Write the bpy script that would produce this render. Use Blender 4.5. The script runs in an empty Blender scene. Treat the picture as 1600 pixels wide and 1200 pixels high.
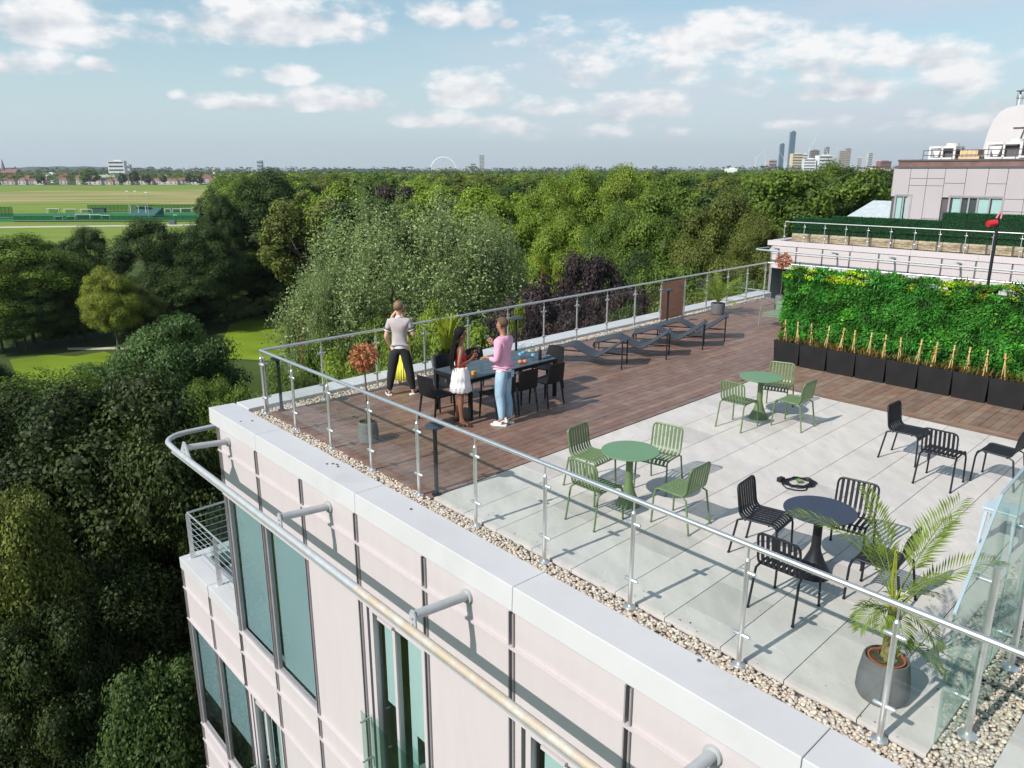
import bpy, math, random
import numpy as np
from mathutils import Vector, Matrix
R = math.radians
scn = bpy.context.scene
col = scn.collection
# ------------------------------------------------------------------ camera, exposure, sun, sky
CAMZ, F = 4.17, 1200.0
PITCH, ROLL = R(15.63), R(-0.12)
cd = bpy.data.cameras.new("camera"); cam = bpy.data.objects.new("camera", cd); col.objects.link(cam)
scn.camera = cam
cd.sensor_width = 36; cd.lens = 36 * F / 1600; cd.clip_end = 40000; cd.clip_start = .1
cam.matrix_world = Matrix.Translation((0, 0, CAMZ)) @ Matrix.Rotation(R(90) - PITCH, 4, 'X') @ Matrix.Rotation(ROLL, 4, 'Z')
scn.view_settings.view_transform = 'Standard'; scn.view_settings.look = 'None'
scn.view_settings.exposure = 0.12; scn.view_settings.gamma = 1
scn.cycles.use_denoising = True
scn.cycles.max_bounces = 8; scn.cycles.transparent_max_bounces = 24
scn.cycles.diffuse_bounces = 3; scn.cycles.glossy_bounces = 3; scn.cycles.volume_bounces = 0
SUN_AZ, SUN_EL = R(38.1), R(39.7)            # direction the shadows run, height of the sun
sd = Vector((math.cos(SUN_AZ) * math.cos(SUN_EL), math.sin(SUN_AZ) * math.cos(SUN_EL), -math.sin(SUN_EL)))
sl = bpy.data.lights.new("sun", 'SUN'); so = bpy.data.objects.new("sun", sl); col.objects.link(so)
sl.energy = 4.9; sl.angle = R(.53); sl.color = (1, .94, .875)
so.rotation_euler = sd.to_track_quat('-Z', 'Y').to_euler(); so.location = (-30, -30, 40)

def pray(px, py):
    cp, sp = math.cos(PITCH), math.sin(PITCH)
    fw, up = Vector((0, cp, -sp)), Vector((0, sp, cp)); rt = Vector((1, 0, 0))
    c, s = math.cos(ROLL), math.sin(ROLL)
    return fw + (px - 800) / F * (c * rt + s * up) - (py - 600) / F * (-s * rt + c * up)
def far_at(px, d, z=0.0, py=263):
    """ground position seen in the direction of picture column px, d metres ahead"""
    r = pray(px, py); return Vector((r.x / r.y * d, d, z))
def z_at(py, d):
    r = pray(800, py); return CAMZ + r.z / r.y * d

W = bpy.data.worlds.new("World"); scn.world = W; W.use_nodes = True
nt = W.node_tree; N = nt.nodes; Lk = nt.links; N.clear()
def nd(tree, t, **k):
    n = tree.nodes.new(t)
    for a, b in k.items(): setattr(n, a, b)
    return n
def mth(tree, op, a, b=None, c=None, clamp=False):
    n = tree.nodes.new('ShaderNodeMath'); n.operation = op; n.use_clamp = clamp
    for i, v in enumerate((a, b, c)):
        if v is None: continue
        if isinstance(v, (int, float)): n.inputs[i].default_value = v
        else: tree.links.new(v, n.inputs[i])
    return n.outputs[0]
def mixc(tree, f, a, b):
    n = tree.nodes.new('ShaderNodeMix'); n.data_type = 'RGBA'
    for i, v in ((0, f), (6, a), (7, b)):
        if isinstance(v, (int, float)): n.inputs[i].default_value = v
        elif isinstance(v, (tuple, list)): n.inputs[i].default_value = (*v[:3], 1)
        else: tree.links.new(v, n.inputs[i])
    return n.outputs[2]
def sstep(tree, v, lo, hi):
    n = tree.nodes.new('ShaderNodeMapRange'); n.interpolation_type = 'SMOOTHSTEP'
    tree.links.new(v, n.inputs[0]); n.inputs[1].default_value = lo; n.inputs[2].default_value = hi
    return n.outputs[0]
out = nd(nt, 'ShaderNodeOutputWorld'); bg = nd(nt, 'ShaderNodeBackground')
sky = nd(nt, 'ShaderNodeTexSky'); sky.sky_type = 'NISHITA'; sky.sun_disc = False
sky.sun_elevation = SUN_EL; sky.sun_rotation = R(231.9); sky.air_density = 1.0; sky.dust_density = 1.4; sky.ozone_density = 1.2
tc = nd(nt, 'ShaderNodeTexCoord'); sep = nd(nt, 'ShaderNodeSeparateXYZ'); Lk.new(tc.outputs['Generated'], sep.inputs[0])
X, Y, Z = sep.outputs
az = mth(nt, 'ARCTAN2', X, Y); el = mth(nt, 'ARCSINE', Z)
comb = nd(nt, 'ShaderNodeCombineXYZ'); Lk.new(az, comb.inputs[0]); Lk.new(mth(nt, 'MULTIPLY', el, 1.9), comb.inputs[1])
def noise(tree, vec, scale, detail=6, rough=.55, off=(0, 0, 0)):
    mp = tree.nodes.new('ShaderNodeMapping'); mp.inputs[1].default_value = off; tree.links.new(vec, mp.inputs[0])
    n = tree.nodes.new('ShaderNodeTexNoise'); n.inputs['Scale'].default_value = scale; n.inputs['Detail'].default_value = detail
    n.inputs['Roughness'].default_value = rough; tree.links.new(mp.outputs[0], n.inputs[0]); return n.outputs[0]
# cumulus banks: direction (picture column, row), half width, half height, strength
CL = [(70, 28, 165, 46, 1), (430, 24, 185, 48, 1), (30, 92, 95, 26, .8), (150, 99, 36, 14, 1), (452, 116, 46, 18, .9), (374, 113, 30, 13, .7),
      (380, 158, 95, 17, 1), (520, 153, 95, 24, 1), (277, 148, 19, 10, .7), (680, 20, 48, 26, .9), (756, 20, 42, 24, 1), (793, 34, 22, 13, .9),
      (735, 138, 75, 34, 1), (690, 184, 75, 18, .8), (770, 192, 90, 18, .8), (850, 165, 60, 18, .7), (1120, 50, 115, 34, 1.05), (1010, 160, 105, 26, .95), (965, 172, 50, 18, .8),
      (1290, 82, 140, 44, .9), (1410, 82, 120, 32, .9), (1330, 108, 230, 34, .6), (1010, 95, 200, 36, .55), (1330, 136, 130, 20, .7), (1480, 125, 110, 34, .7),
      (1240, 194, 50, 9, .7), (1320, 190, 60, 12, .7), (1400, 198, 50, 14, .65), (1505, 188, 55, 18, .85), (1432, 176, 22, 8, .6), (1060, 204, 30, 9, .5), (1012, 200, 20, 8, .45),
      (880, 205, 150, 16, .4), (1570, 150, 60, 40, .5), (900, 55, 120, 25, .35)]
best = None; acc = None; nrm = None
for (px, py, rx, ry, st_) in CL:
    r = pray(px, py).normalized(); a0 = math.atan2(r.x, r.y); e0 = math.asin(r.z)
    k = 1 / F * math.cos(a0) ** 1.0
    dx = mth(nt, 'MULTIPLY', mth(nt, 'SUBTRACT', az, a0), 1 / (rx * k)); dy = mth(nt, 'SUBTRACT', el, e0 - ry * .25 * k)
    up_ = mth(nt, 'MULTIPLY', mth(nt, 'MAXIMUM', dy, 0.0), 1 / (ry * 1.15 * k)); dn = mth(nt, 'MULTIPLY', mth(nt, 'MINIMUM', dy, 0.0), 1 / (ry * .7 * k))
    d2 = mth(nt, 'ADD', mth(nt, 'MULTIPLY', dx, dx), mth(nt, 'ADD', mth(nt, 'MULTIPLY', up_, up_), mth(nt, 'MULTIPLY', dn, dn)))
    m = mth(nt, 'MULTIPLY', mth(nt, 'SUBTRACT', 1.0, d2), st_)
    best = m if best is None else mth(nt, 'SMOOTH_MAX', best, m, .15)
    w_ = mth(nt, 'MAXIMUM', mth(nt, 'ADD', m, .35), 0.0); t1 = mth(nt, 'MULTIPLY', w_, mth(nt, 'MULTIPLY', dy, 1 / (ry * k)))
    acc = t1 if acc is None else mth(nt, 'ADD', acc, t1); nrm = w_ if nrm is None else mth(nt, 'ADD', nrm, w_)
best = mth(nt, 'MAXIMUM', best, -1.2)
n1 = noise(nt, comb.outputs[0], 17, 9, .60); n1l = noise(nt, comb.outputs[0], 17, 3, .5); n2 = noise(nt, comb.outputs[0], 5.0, 4, .5, (3, 1, 0))
n1s = noise(nt, comb.outputs[0], 17, 3, .5, (.012, -.020, 0))
dens = mth(nt, 'ADD', best, mth(nt, 'MULTIPLY', mth(nt, 'SUBTRACT', n1, .5), 3.0))
cov = sstep(nt, dens, .0, .85)
light = mth(nt, 'ADD', .62, mth(nt, 'MULTIPLY', mth(nt, 'SUBTRACT', n1l, n1s), 2.6))
light = mth(nt, 'ADD', light, mth(nt, 'MULTIPLY', mth(nt, 'DIVIDE', acc, mth(nt, 'ADD', nrm, .05)), .55))
light = mth(nt, 'ADD', light, mth(nt, 'MULTIPLY', mth(nt, 'SUBTRACT', n1, .5), .7))
light = mth(nt, 'ADD', light, mth(nt, 'MULTIPLY', mth(nt, 'SUBTRACT', n2, .5), .35), clamp=True)
# thin veil of high cloud, thicker towards the right-hand (north-east) half of the sky
comb2 = nd(nt, 'ShaderNodeCombineXYZ'); Lk.new(az, comb2.inputs[0]); Lk.new(mth(nt, 'MULTIPLY', el, 5.0), comb2.inputs[1])
veil = mth(nt, 'MULTIPLY', sstep(nt, noise(nt, comb2.outputs[0], 2.6, 5, .55), .3, .75), sstep(nt, az, -.35, .25))
lowh = sstep(nt, el, .30, -.03)
SB = .11
skyc = nd(nt, 'ShaderNodeMix', data_type='RGBA', blend_type='MULTIPLY'); skyc.inputs[0].default_value = 1
Lk.new(sky.outputs[0], skyc.inputs[6]); skyc.inputs[7].default_value = (.88, 1.18, 1.14, 1)
k_ = 1 / SB
base = mixc(nt, mth(nt, 'MULTIPLY', lowh, .72), skyc.outputs[2], tuple(k_ * v for v in (.67, .755, .82)))
base = mixc(nt, mth(nt, 'MULTIPLY', veil, .85), base, tuple(k_ * v for v in (.64, .65, .74)))
ccol = mixc(nt, light, tuple(k_ * v for v in (.57, .60, .66)), tuple(k_ * v for v in (.95, .935, .925)))
fin = mixc(nt, mth(nt, 'MULTIPLY', cov, .93), base, ccol)
Lk.new(fin, bg.inputs[0]); bg.inputs[1].default_value = SB; Lk.new(bg.outputs[0], out.inputs[0])

# ------------------------------------------------------------------ materials
MATS = {}
def mat(name, c, rough=.6, metal=0., var=.12, scale=3., bump=0., bscale=60., c2=None, attr=False, cut=(.35, .65), spec=.5, coord='Object', stretch=None, coat=0):
    """Principled surface whose base colour wanders with noise (wear and dirt), optional second colour in patches"""
    if name in MATS: return MATS[name]
    m = bpy.data.materials.new(name); m.use_nodes = True; t = m.node_tree; b = t.nodes['Principled BSDF']
    b.inputs['Roughness'].default_value = rough; b.inputs['Metallic'].default_value = metal
    b.inputs['Specular IOR Level'].default_value = spec; b.inputs['Coat Weight'].default_value = coat
    tcn = t.nodes.new('ShaderNodeTexCoord'); vec = tcn.outputs[coord]
    if stretch:
        mp = t.nodes.new('ShaderNodeMapping'); mp.inputs[3].default_value = stretch; t.links.new(vec, mp.inputs[0]); vec = mp.outputs[0]
    n = noise(t, vec, scale, 5, .6)
    cur = mixc(t, sstep(t, n, .25, .75), tuple(x * (1 - var) for x in c), tuple(min(1, x * (1 + var)) for x in c))
    if c2:
        cur = mixc(t, sstep(t, noise(t, vec, scale * .6, 5, .65, (5, 7, 2)), *cut), cur, c2)
    if attr:
        at = t.nodes.new('ShaderNodeAttribute'); at.attribute_name = 'var'
        mx = t.nodes.new('ShaderNodeMix'); mx.data_type = 'RGBA'; mx.blend_type = 'MULTIPLY'; mx.inputs[0].default_value = 1
        t.links.new(cur, mx.inputs[6]); t.links.new(at.outputs['Color'], mx.inputs[7]); cur = mx.outputs[2]
    t.links.new(cur, b.inputs['Base Color'])
    if bump:
        bp = t.nodes.new('ShaderNodeBump'); bp.inputs['Strength'].default_value = bump; bp.inputs['Distance'].default_value = .01
        t.links.new(noise(t, vec, bscale, 3, .6), bp.inputs['Height']); t.links.new(bp.outputs[0], b.inputs['Normal'])
    m.diffuse_color = (*c[:3], 1)
    MATS[name] = m; return m
def leafmat(name, c, c2, trans=.3, rough=.55, hue=.5):
    """foliage: per-leaf value from the mesh, warm-cool drift through the crown, some light let through"""
    if name in MATS: return MATS[name]
    m = bpy.data.materials.new(name); m.use_nodes = True; t = m.node_tree; b = t.nodes['Principled BSDF']
    b.inputs['Roughness'].default_value = rough; b.inputs['Specular IOR Level'].default_value = .25
    at = t.nodes.new('ShaderNodeAttribute'); at.attribute_name = 'var'
    tcn = t.nodes.new('ShaderNodeTexCoord'); oi = t.nodes.new('ShaderNodeObjectInfo')
    f = sstep(t, noise(t, tcn.outputs['Object'], 2.2, 3, .6), .38, .66)
    f2 = mth(t, 'ADD', mth(t, 'MULTIPLY', f, .55), mth(t, 'MULTIPLY', oi.outputs['Random'], .45))
    cur = mixc(t, f2, c, c2)
    mx = t.nodes.new('ShaderNodeMix'); mx.data_type = 'RGBA'; mx.blend_type = 'MULTIPLY'; mx.inputs[0].default_value = 1
    t.links.new(cur, mx.inputs[6]); t.links.new(at.outputs['Color'], mx.inputs[7]); cur = mx.outputs[2]
    t.links.new(cur, b.inputs['Base Color'])
    tr = t.nodes.new('ShaderNodeBsdfTranslucent'); t.links.new(cur, tr.inputs[0])
    ms = t.nodes.new('ShaderNodeMixShader'); ms.inputs[0].default_value = trans
    t.links.new(b.outputs[0], ms.inputs[1]); t.links.new(tr.outputs[0], ms.inputs[2])
    t.links.new(ms.outputs[0], t.nodes['Material Output'].inputs[0])
    m.diffuse_color = (*c[:3], 1); MATS[name] = m; return m
def glass(name, tint=(.9, .97, .95), gl=1.0, rough=.0):
    if name in MATS: return MATS[name]
    m = bpy.data.materials.new(name); m.use_nodes = True; t = m.node_tree; t.nodes.remove(t.nodes['Principled BSDF'])
    tr = t.nodes.new('ShaderNodeBsdfTransparent'); tr.inputs[0].default_value = (*tint, 1)
    g = t.nodes.new('ShaderNodeBsdfGlossy'); g.inputs['Roughness'].default_value = rough
    fr = t.nodes.new('ShaderNodeFresnel'); fr.inputs[0].default_value = 1.5
    ge = t.nodes.new('ShaderNodeNewGeometry')   # reflect at the outer faces only
    ms = t.nodes.new('ShaderNodeMixShader'); t.links.new(mth(t, 'MULTIPLY', mth(t, 'MULTIPLY', fr.outputs[0], gl, clamp=True), mth(t, 'SUBTRACT', 1.0, ge.outputs['Backfacing'])), ms.inputs[0])
    t.links.new(tr.outputs[0], ms.inputs[1]); t.links.new(g.outputs[0], ms.inputs[2])
    t.links.new(ms.outputs[0], t.nodes['Material Output'].inputs[0]); MATS[name] = m; return m
M_clad = mat('pale_pink_cladding', (.52, .465, .475), .5, var=.02, scale=2.5, bump=.04, bscale=60, c2=(.46, .41, .41), cut=(.55, 1.0), stretch=(3, 3, .5))
M_cope = mat('white_coping_metal', (.525, .515, .525), .42, var=.03, scale=1.2, c2=(.44, .42, .41), cut=(.52, .90), bump=.05, bscale=20)
M_fin = mat('mullion_aluminium', (.36, .33, .34), .45, .3, var=.08)
M_gap = mat('dark_joint', (.09, .08, .09), .7)
M_steel = mat('brushed_steel', (.74, .74, .73), .36, .9, var=.06, scale=9)
M_galv = mat('galvanised_tube', (.43, .445, .46), .5, .25, var=.08, scale=6)
M_rust = mat('rust_stained_tube', (.47, .45, .42), .6, .1, var=.1, scale=11, c2=(.45, .37, .28), cut=(.34, .60))
M_glass = glass('balustrade_glass', (.975, .992, .985))
M_screen = glass('screen_glass', (.74, .86, .82), .8)
M_pane = glass('window_pane', (.86, .93, .935), 1.9)
M_blind = mat('window_blind', (.37, .43, .46), .8, var=.03, scale=1)
M_blindw = mat('pale_window_blind', (.60, .65, .625), .8, var=.03, scale=1)
M_room = mat('dark_room', (.035, .037, .035), .9)
M_black = mat('black_powder_coat', (.011, .012, .017), .5, var=.15, spec=.35)
M_blackp = mat('black_moulded_plastic', (.010, .010, .012), .55, var=.2, spec=.3)
M_navy = mat('anthracite_table_top', (.030, .040, .066), .5, var=.06)
M_green = mat('olive_green_powder_coat', (.108, .165, .070), .42, var=.14, scale=7)
M_greent = mat('sage_green_table_top', (.125, .235, .125), .5, var=.04)
M_pavers = mat('concrete_paver', (.53, .493, .47), .85, var=.08, scale=5, bump=.35, bscale=120, c2=(.44, .415, .40), cut=(.46, .80), attr=True, stretch=(1, .35, 1))
M_deck = mat('hardwood_decking', (.188, .103, .077), .5, var=.22, scale=6, bump=.25, bscale=90, attr=True, c2=(.215, .155, .122), cut=(.42, .72), spec=.6)
M_gravel = mat('pebbles', (.48, .41, .34), .75, var=.15, scale=40, attr=True)
M_concrete = mat('grey_stone_pot', (.105, .108, .112), .7, var=.12, scale=6)
M_fibre = mat('dark_fibreglass_planter', (.013, .012, .014), .6, var=.25, scale=3, spec=.3)
M_timber = mat('weathered_timber', (.46, .36, .26), .8, var=.3, scale=2.2, c2=(.20, .13, .08), cut=(.44, .66), stretch=(1, 1, 5))
M_bark = mat('tree_bark', (.085, .065, .048), .9, var=.3, scale=4)
M_soil = mat('soil', (.06, .04, .028), .95, var=.3, scale=20)

# ------------------------------------------------------------------ mesh builder
class MB:
    def __init__(s, o=(0, 0, 0)): s.v = []; s.f = []; s.c = []; s.o = Vector(o); s.cur = None
    def add(s, vs, fs):
        b = len(s.v); s.v += [tuple(Vector(v) - s.o) for v in vs]; s.f += [tuple(i + b for i in f) for f in fs]
        s.c += [s.cur] * len(fs); return s
    def hexa(s, p):   # 4 bottom (ccw) + 4 top
        return s.add(p, [(3, 2, 1, 0), (4, 5, 6, 7), (0, 1, 5, 4), (1, 2, 6, 5), (2, 3, 7, 6), (3, 0, 4, 7)])
    def box(s, c, d, rz=0, M=None):
        c = Vector(c); hx, hy, hz = d[0] / 2, d[1] / 2, d[2] / 2; m = Matrix.Rotation(rz, 3, 'Z') if M is None else M
        return s.hexa([c + m @ Vector(q) for q in ((-hx, -hy, -hz), (hx, -hy, -hz), (hx, hy, -hz), (-hx, hy, -hz), (-hx, -hy, hz), (hx, -hy, hz), (hx, hy, hz), (-hx, hy, hz))])
    def prism(s, poly, z0, z1):
        n = len(poly); vs = [(x, y, z0) for x, y in poly] + [(x, y, z1) for x, y in poly]
        return s.add(vs, [tuple(range(n - 1, -1, -1)), tuple(range(n, 2 * n))] + [(i, (i + 1) % n, n + (i + 1) % n, n + i) for i in range(n)])
    def tube(s, path, r, n=10, cap=True, flat=None):
        P = [Vector(p) for p in path]; rr = r if isinstance(r, (list, tuple)) else [r] * len(P); vs = []; fs = []
        t0 = (P[1] - P[0]).normalized(); a = t0.orthogonal().normalized() if flat is None else (Vector(flat) - t0 * t0.dot(Vector(flat))).normalized()
        for i, p in enumerate(P):
            t = ((P[min(i + 1, len(P) - 1)] - P[max(i - 1, 0)])).normalized()
            a = (a - t * a.dot(t)).normalized(); b = t.cross(a)
            for k in range(n):
                q = 2 * math.pi * k / n; vs.append(p + (a * math.cos(q) + b * math.sin(q)) * rr[i])
        for i in range(len(P) - 1):
            for k in range(n): fs.append((i * n + k, i * n + (k + 1) % n, (i + 1) * n + (k + 1) % n, (i + 1) * n + k))
        if cap: fs += [tuple(range(n - 1, -1, -1)), tuple((len(P) - 1) * n + k for k in range(n))]
        return s.add(vs, fs)
    def cyl(s, p, q, r, r2=None, n=16): return s.tube([p, q], [r, r if r2 is None else r2], n)
    def lathe(s, prof, c=(0, 0, 0), n=28):
        c = Vector(c); vs = []; fs = []
        for (r, z) in prof:
            for k in range(n): a = 2 * math.pi * k / n; vs.append(c + Vector((r * math.cos(a), r * math.sin(a), z)))
        for i in range(len(prof) - 1):
            for k in range(n): fs.append((i * n + k, i * n + (k + 1) % n, (i + 1) * n + (k + 1) % n, (i + 1) * n + k))
        fs += [tuple(range(n - 1, -1, -1)), tuple((len(prof) - 1) * n + k for k in range(n))]
        return s.add(vs, fs)
    def sweep(s, path, w, t, side, up=None):
        """a flat bar of width w along `side`, thickness t, following path"""
        P = [Vector(p) for p in path]; side = Vector(side).normalized(); vs = []; fs = []
        for i, p in enumerate(P):
            tg = (P[min(i + 1, len(P) - 1)] - P[max(i - 1, 0)]).normalized(); nn = tg.cross(side).normalized()
            for a, b in ((-1, -1), (1, -1), (1, 1), (-1, 1)): vs.append(p + side * a * w / 2 + nn * b * t / 2)
        for i in range(len(P) - 1):
            for k in range(4): fs.append((i * 4 + k, i * 4 + (k + 1) % 4, (i + 1) * 4 + (k + 1) % 4, (i + 1) * 4 + k))
        m = (len(P) - 1) * 4; fs += [(3, 2, 1, 0), (m, m + 1, m + 2, m + 3)]
        return s.add(vs, fs)
    def build(s, name, m, parent=None, smooth=35, label=None, bevel=0):
        me = bpy.data.meshes.new(name); me.from_pydata(s.v, [], s.f)
        if any(c is not None for c in s.c):
            ca = me.color_attributes.new('var', 'FLOAT_COLOR', 'CORNER'); d = []
            for p, c in zip(me.polygons, s.c):
                c = (1, 1, 1) if c is None else ((c, c, c) if isinstance(c, (int, float)) else c)
                d += [c[0], c[1], c[2], 1] * p.loop_total
            ca.data.foreach_set('color', d)
        me.validate(); me.materials.append(m)
        if smooth:
            me.polygons.foreach_set('use_smooth', [True] * len(me.polygons)); me.set_sharp_from_angle(angle=R(smooth))
        o = bpy.data.objects.new(name, me); col.objects.link(o)
        if bevel:
            b = o.modifiers.new('bevel', 'BEVEL'); b.width = bevel; b.segments = 2; b.limit_method = 'ANGLE'
        if parent: o.parent = parent
        elif s.o.length: o.location = s.o
        if label: o['label'] = label
        return o
def np_mesh(name, V, Fq, m, parent=None, colr=None, smooth=False):
    """V (n,3), Fq (k,3|4) arrays, colr (k,3) per-face values"""
    me = bpy.data.meshes.new(name); k = Fq.shape[1]
    me.vertices.add(len(V)); me.vertices.foreach_set('co', V.astype(np.float32).ravel())
    me.loops.add(Fq.size); me.loops.foreach_set('vertex_index', Fq.astype(np.int32).ravel())
    me.polygons.add(len(Fq)); me.polygons.foreach_set('loop_start', np.arange(0, Fq.size, k, dtype=np.int32))
    me.polygons.foreach_set('loop_total', np.full(len(Fq), k, dtype=np.int32))
    me.update(calc_edges=True)
    if colr is not None:
        ca = me.color_attributes.new('var', 'FLOAT_COLOR', 'CORNER')
        c = np.ones((len(Fq), k, 4), np.float32); c[:, :, :3] = colr[:, None, :]; ca.data.foreach_set('color', c.ravel())
    if smooth: me.polygons.foreach_set('use_smooth', [True] * len(Fq))
    me.materials.append(m)
    if parent == 'mesh': return me
    o = bpy.data.objects.new(name, me); col.objects.link(o)
    if parent: o.parent = parent
    return o
def tag(o, label=None, cat=None, group=None, kind=None):
    if label: o['label'] = label
    if cat: o['category'] = cat
    if group: o['group'] = group
    if kind: o['kind'] = kind
    return o
def thing(name, label, cat, loc=(0, 0, 0), rz=0, group=None):
    o = bpy.data.objects.new(name, None); col.objects.link(o); o.location = loc; o.rotation_euler = (0, 0, rz); o.empty_display_size = .1
    return tag(o, label, cat, group)
def kids(o): return [c for c in col.objects if c.parent == o]
def copy_tree(o, label=None, loc=None, rz=None, scale=None):
    c = o.copy(); col.objects.link(c)
    if label: c['label'] = label
    if loc is not None: c.location = loc
    if rz is not None: c.rotation_euler = (0, 0, rz)
    if scale is not None: c.scale = scale
    for ch in kids(o):
        d = ch.copy(); col.objects.link(d); d.parent = c
        for g in kids(ch):
            e = g.copy(); col.objects.link(e); e.parent = d
    return c
def structure(o): o['kind'] = 'structure'; return o

# ------------------------------------------------------------------ the terrace frame: s runs along the near parapet, t along the far one
C0 = Vector((-4.37, 12.99, 0)); AA, BB = R(-48.59), R(44.19)
ea = Vector((math.cos(AA), math.sin(AA), 0)); eb = Vector((math.cos(BB), math.sin(BB), 0))
def ST(s, t, z=0.0): v = C0 + ea * s + eb * t; v.z = z; return v
def STp(s, t): v = C0 + ea * s + eb * t; return (v.x, v.y)
def stbox(mb, s0, s1, t0, t1, z0, z1):
    return mb.hexa([ST(s0, t0, z0), ST(s1, t0, z0), ST(s1, t1, z0), ST(s0, t1, z0), ST(s0, t0, z1), ST(s1, t0, z1), ST(s1, t1, z1), ST(s0, t1, z1)])
GZ = -22.0
ONES = 'first second third fourth fifth sixth seventh eighth ninth tenth eleventh twelfth thirteenth fourteenth fifteenth sixteenth seventeenth eighteenth nineteenth'.split()
TENS = ['twenty', 'thirty', 'forty', 'fifty', 'sixty', 'seventy']
def ordn(i):   # 0 -> first
    i += 1
    if i < 20: return ONES[i - 1]
    t, u = divmod(i, 10); return (TENS[t - 2][:-1] + 'ieth') if u == 0 else TENS[t - 2] + '-' + ONES[u - 1]
rng = np.random.default_rng(7); random.seed(7)
# ------------------------------------------------------------------ ground, lawns, field
def sheet(name, pts, z, m):
    me = bpy.data.meshes.new(name); me.from_pydata([(x, y, z) for x, y in pts], [], [tuple(range(len(pts)))]); me.materials.append(m)
    o = bpy.data.objects.new(name, me); col.objects.link(o); return structure(o)
M_grd = mat('woodland_floor', (.050, .085, .018), .95, var=.4, scale=.15, c2=(.06, .075, .025), spec=.1)
M_lawn = mat('mown_lawn', (.165, .235, .018), .9, var=.2, scale=.12, c2=(.115, .165, .018), cut=(.45, .7), spec=.1)
M_fieldg = mat('playing_field_grass', (.145, .225, .028), .9, var=.14, scale=.03, c2=(.20, .24, .05), spec=.1, stretch=(1, 3, 1))
M_dry = mat('dry_meadow_grass', (.32, .275, .12), .9, var=.25, scale=.02, c2=(.18, .22, .055), cut=(.46, .62), spec=.1, stretch=(.5, 3, 1))
M_turf = mat('artificial_pitch', (.028, .155, .055), .9, var=.08, scale=.05, spec=.1)
M_path = mat('pale_path', (.50, .46, .38), .9, var=.1, scale=.1)
sheet('ground', [(-14000, -300), (14000, -300), (14000, 14000), (-14000, 14000)], GZ, M_grd)
def fpoly(name, q, dz, m):   # quads by (column, distance)
    return sheet(name, [tuple(far_at(px, d)[:2]) for px, d in q], GZ + dz, m)
fpoly('playing_field', [(-60, 245), (330, 245), (360, 700), (360, 1430), (-60, 1430)], .02, M_fieldg)
fpoly('meadow', [(-60, 640), (200, 655), (345, 610), (352, 1000), (345, 1120), (200, 1010), (90, 1060), (-60, 940)], .05, M_dry)
fpoly('path', [(-60, 365), (330, 383), (330, 392), (-60, 374)], .06, M_path)
fpoly('sports_pitch', [(-60, 412), (320, 412), (324, 505), (-60, 490)], .09, M_turf)
fpoly('lawn', [(300, 108), (400, 106), (490, 110), (500, 148), (440, 146), (395, 143), (362, 138), (335, 133), (322, 122)], .02, M_lawn)
fpoly('garden_lawn', [(-30, 95), (60, 97), (130, 95), (200, 98), (230, 103), (190, 107), (150, 108), (120, 112), (70, 109), (20, 110), (-40, 107)], .02, M_lawn)
fpoly('park_path', [(60, 113), (200, 113.5), (200, 115), (60, 114.5)], .05, M_path)

# ------------------------------------------------------------------ deck and paving
dk = MB(); bw = .148
def board(s0, s1, t0, t1, z0, z1):
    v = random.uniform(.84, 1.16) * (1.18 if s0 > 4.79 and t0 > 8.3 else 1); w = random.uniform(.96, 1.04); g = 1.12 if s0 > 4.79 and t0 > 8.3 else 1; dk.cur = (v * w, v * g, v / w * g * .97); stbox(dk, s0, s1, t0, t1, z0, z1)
def boards(sa, sb, ta, tb):
    n = max(1, round((sb - sa) / bw)); w = (sb - sa) / n
    for i in range(n):
        t = ta; first = random.uniform(.8, 3.2)
        while t < tb - .02:
            e = min(tb, t + (first if t == ta else random.choice((2.4, 3.0, 3.6))))
            if tb - e < .5: e = tb
            board(sa + i * w, sa + (i + 1) * w - .006, t, e - .004, -.028, -.003 + random.uniform(-.0012, .0012)); t = e
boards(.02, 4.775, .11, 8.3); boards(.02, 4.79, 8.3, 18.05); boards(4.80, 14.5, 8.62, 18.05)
for a, b in ((.02, 2.4), (2.4, 4.93)): board(a, b - .004, .045, .105, -.13, -.001)
for t in np.arange(.11, 8.2, 2.7): board(4.783, 4.905, t, min(t + 2.7, 8.3) - .004, -.03, -.002)
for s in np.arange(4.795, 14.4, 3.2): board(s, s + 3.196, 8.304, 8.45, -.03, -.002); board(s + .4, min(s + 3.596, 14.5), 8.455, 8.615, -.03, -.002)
structure(dk.build('deck', M_deck, smooth=0))
pv = MB()
ts_ = [.10, .45 - .004] + [.45 + .645 * k for k in range(1, 13)]; ts_ = [t for t in ts_ if t < 8.1] + [8.296]
for i in range(0, 11):
    for k in range(len(ts_) - 1):
        s0 = 4.957 + .627 * i - (0 if i else .022); s1 = 4.957 + .627 * (i + 1) - .002; s1 = min(s1, 11.12)
        if s1 - s0 < .05: continue
        v = random.choice((.97, 1., 1.02, 1.0, 1.03, .93, .98, 1.01, 1., .97, .84)); pv.cur = (v, v, v * random.uniform(.97, 1))
        stbox(pv, s0, s1 - .006, ts_[k], ts_[k + 1] - .007, -.045, random.uniform(-.0008, .0008))
for i in range(0, 9):
    for k in range(11):
        v = random.choice((.95, 1, 1.03, .88)); pv.cur = v
        stbox(pv, 11.50 + .627 * i, 11.50 + .627 * (i + 1) - .005, .05 + .645 * k, .05 + .645 * (k + 1) - .004, -.045, random.uniform(-.001, .001))
structure(pv.build('paving', M_pavers, smooth=0))
sb_ = MB(); stbox(sb_, -.30, 16.8, -.24, 18.35, -.30, -.05); structure(sb_.build('roof_slab', M_gap, smooth=0))

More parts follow.
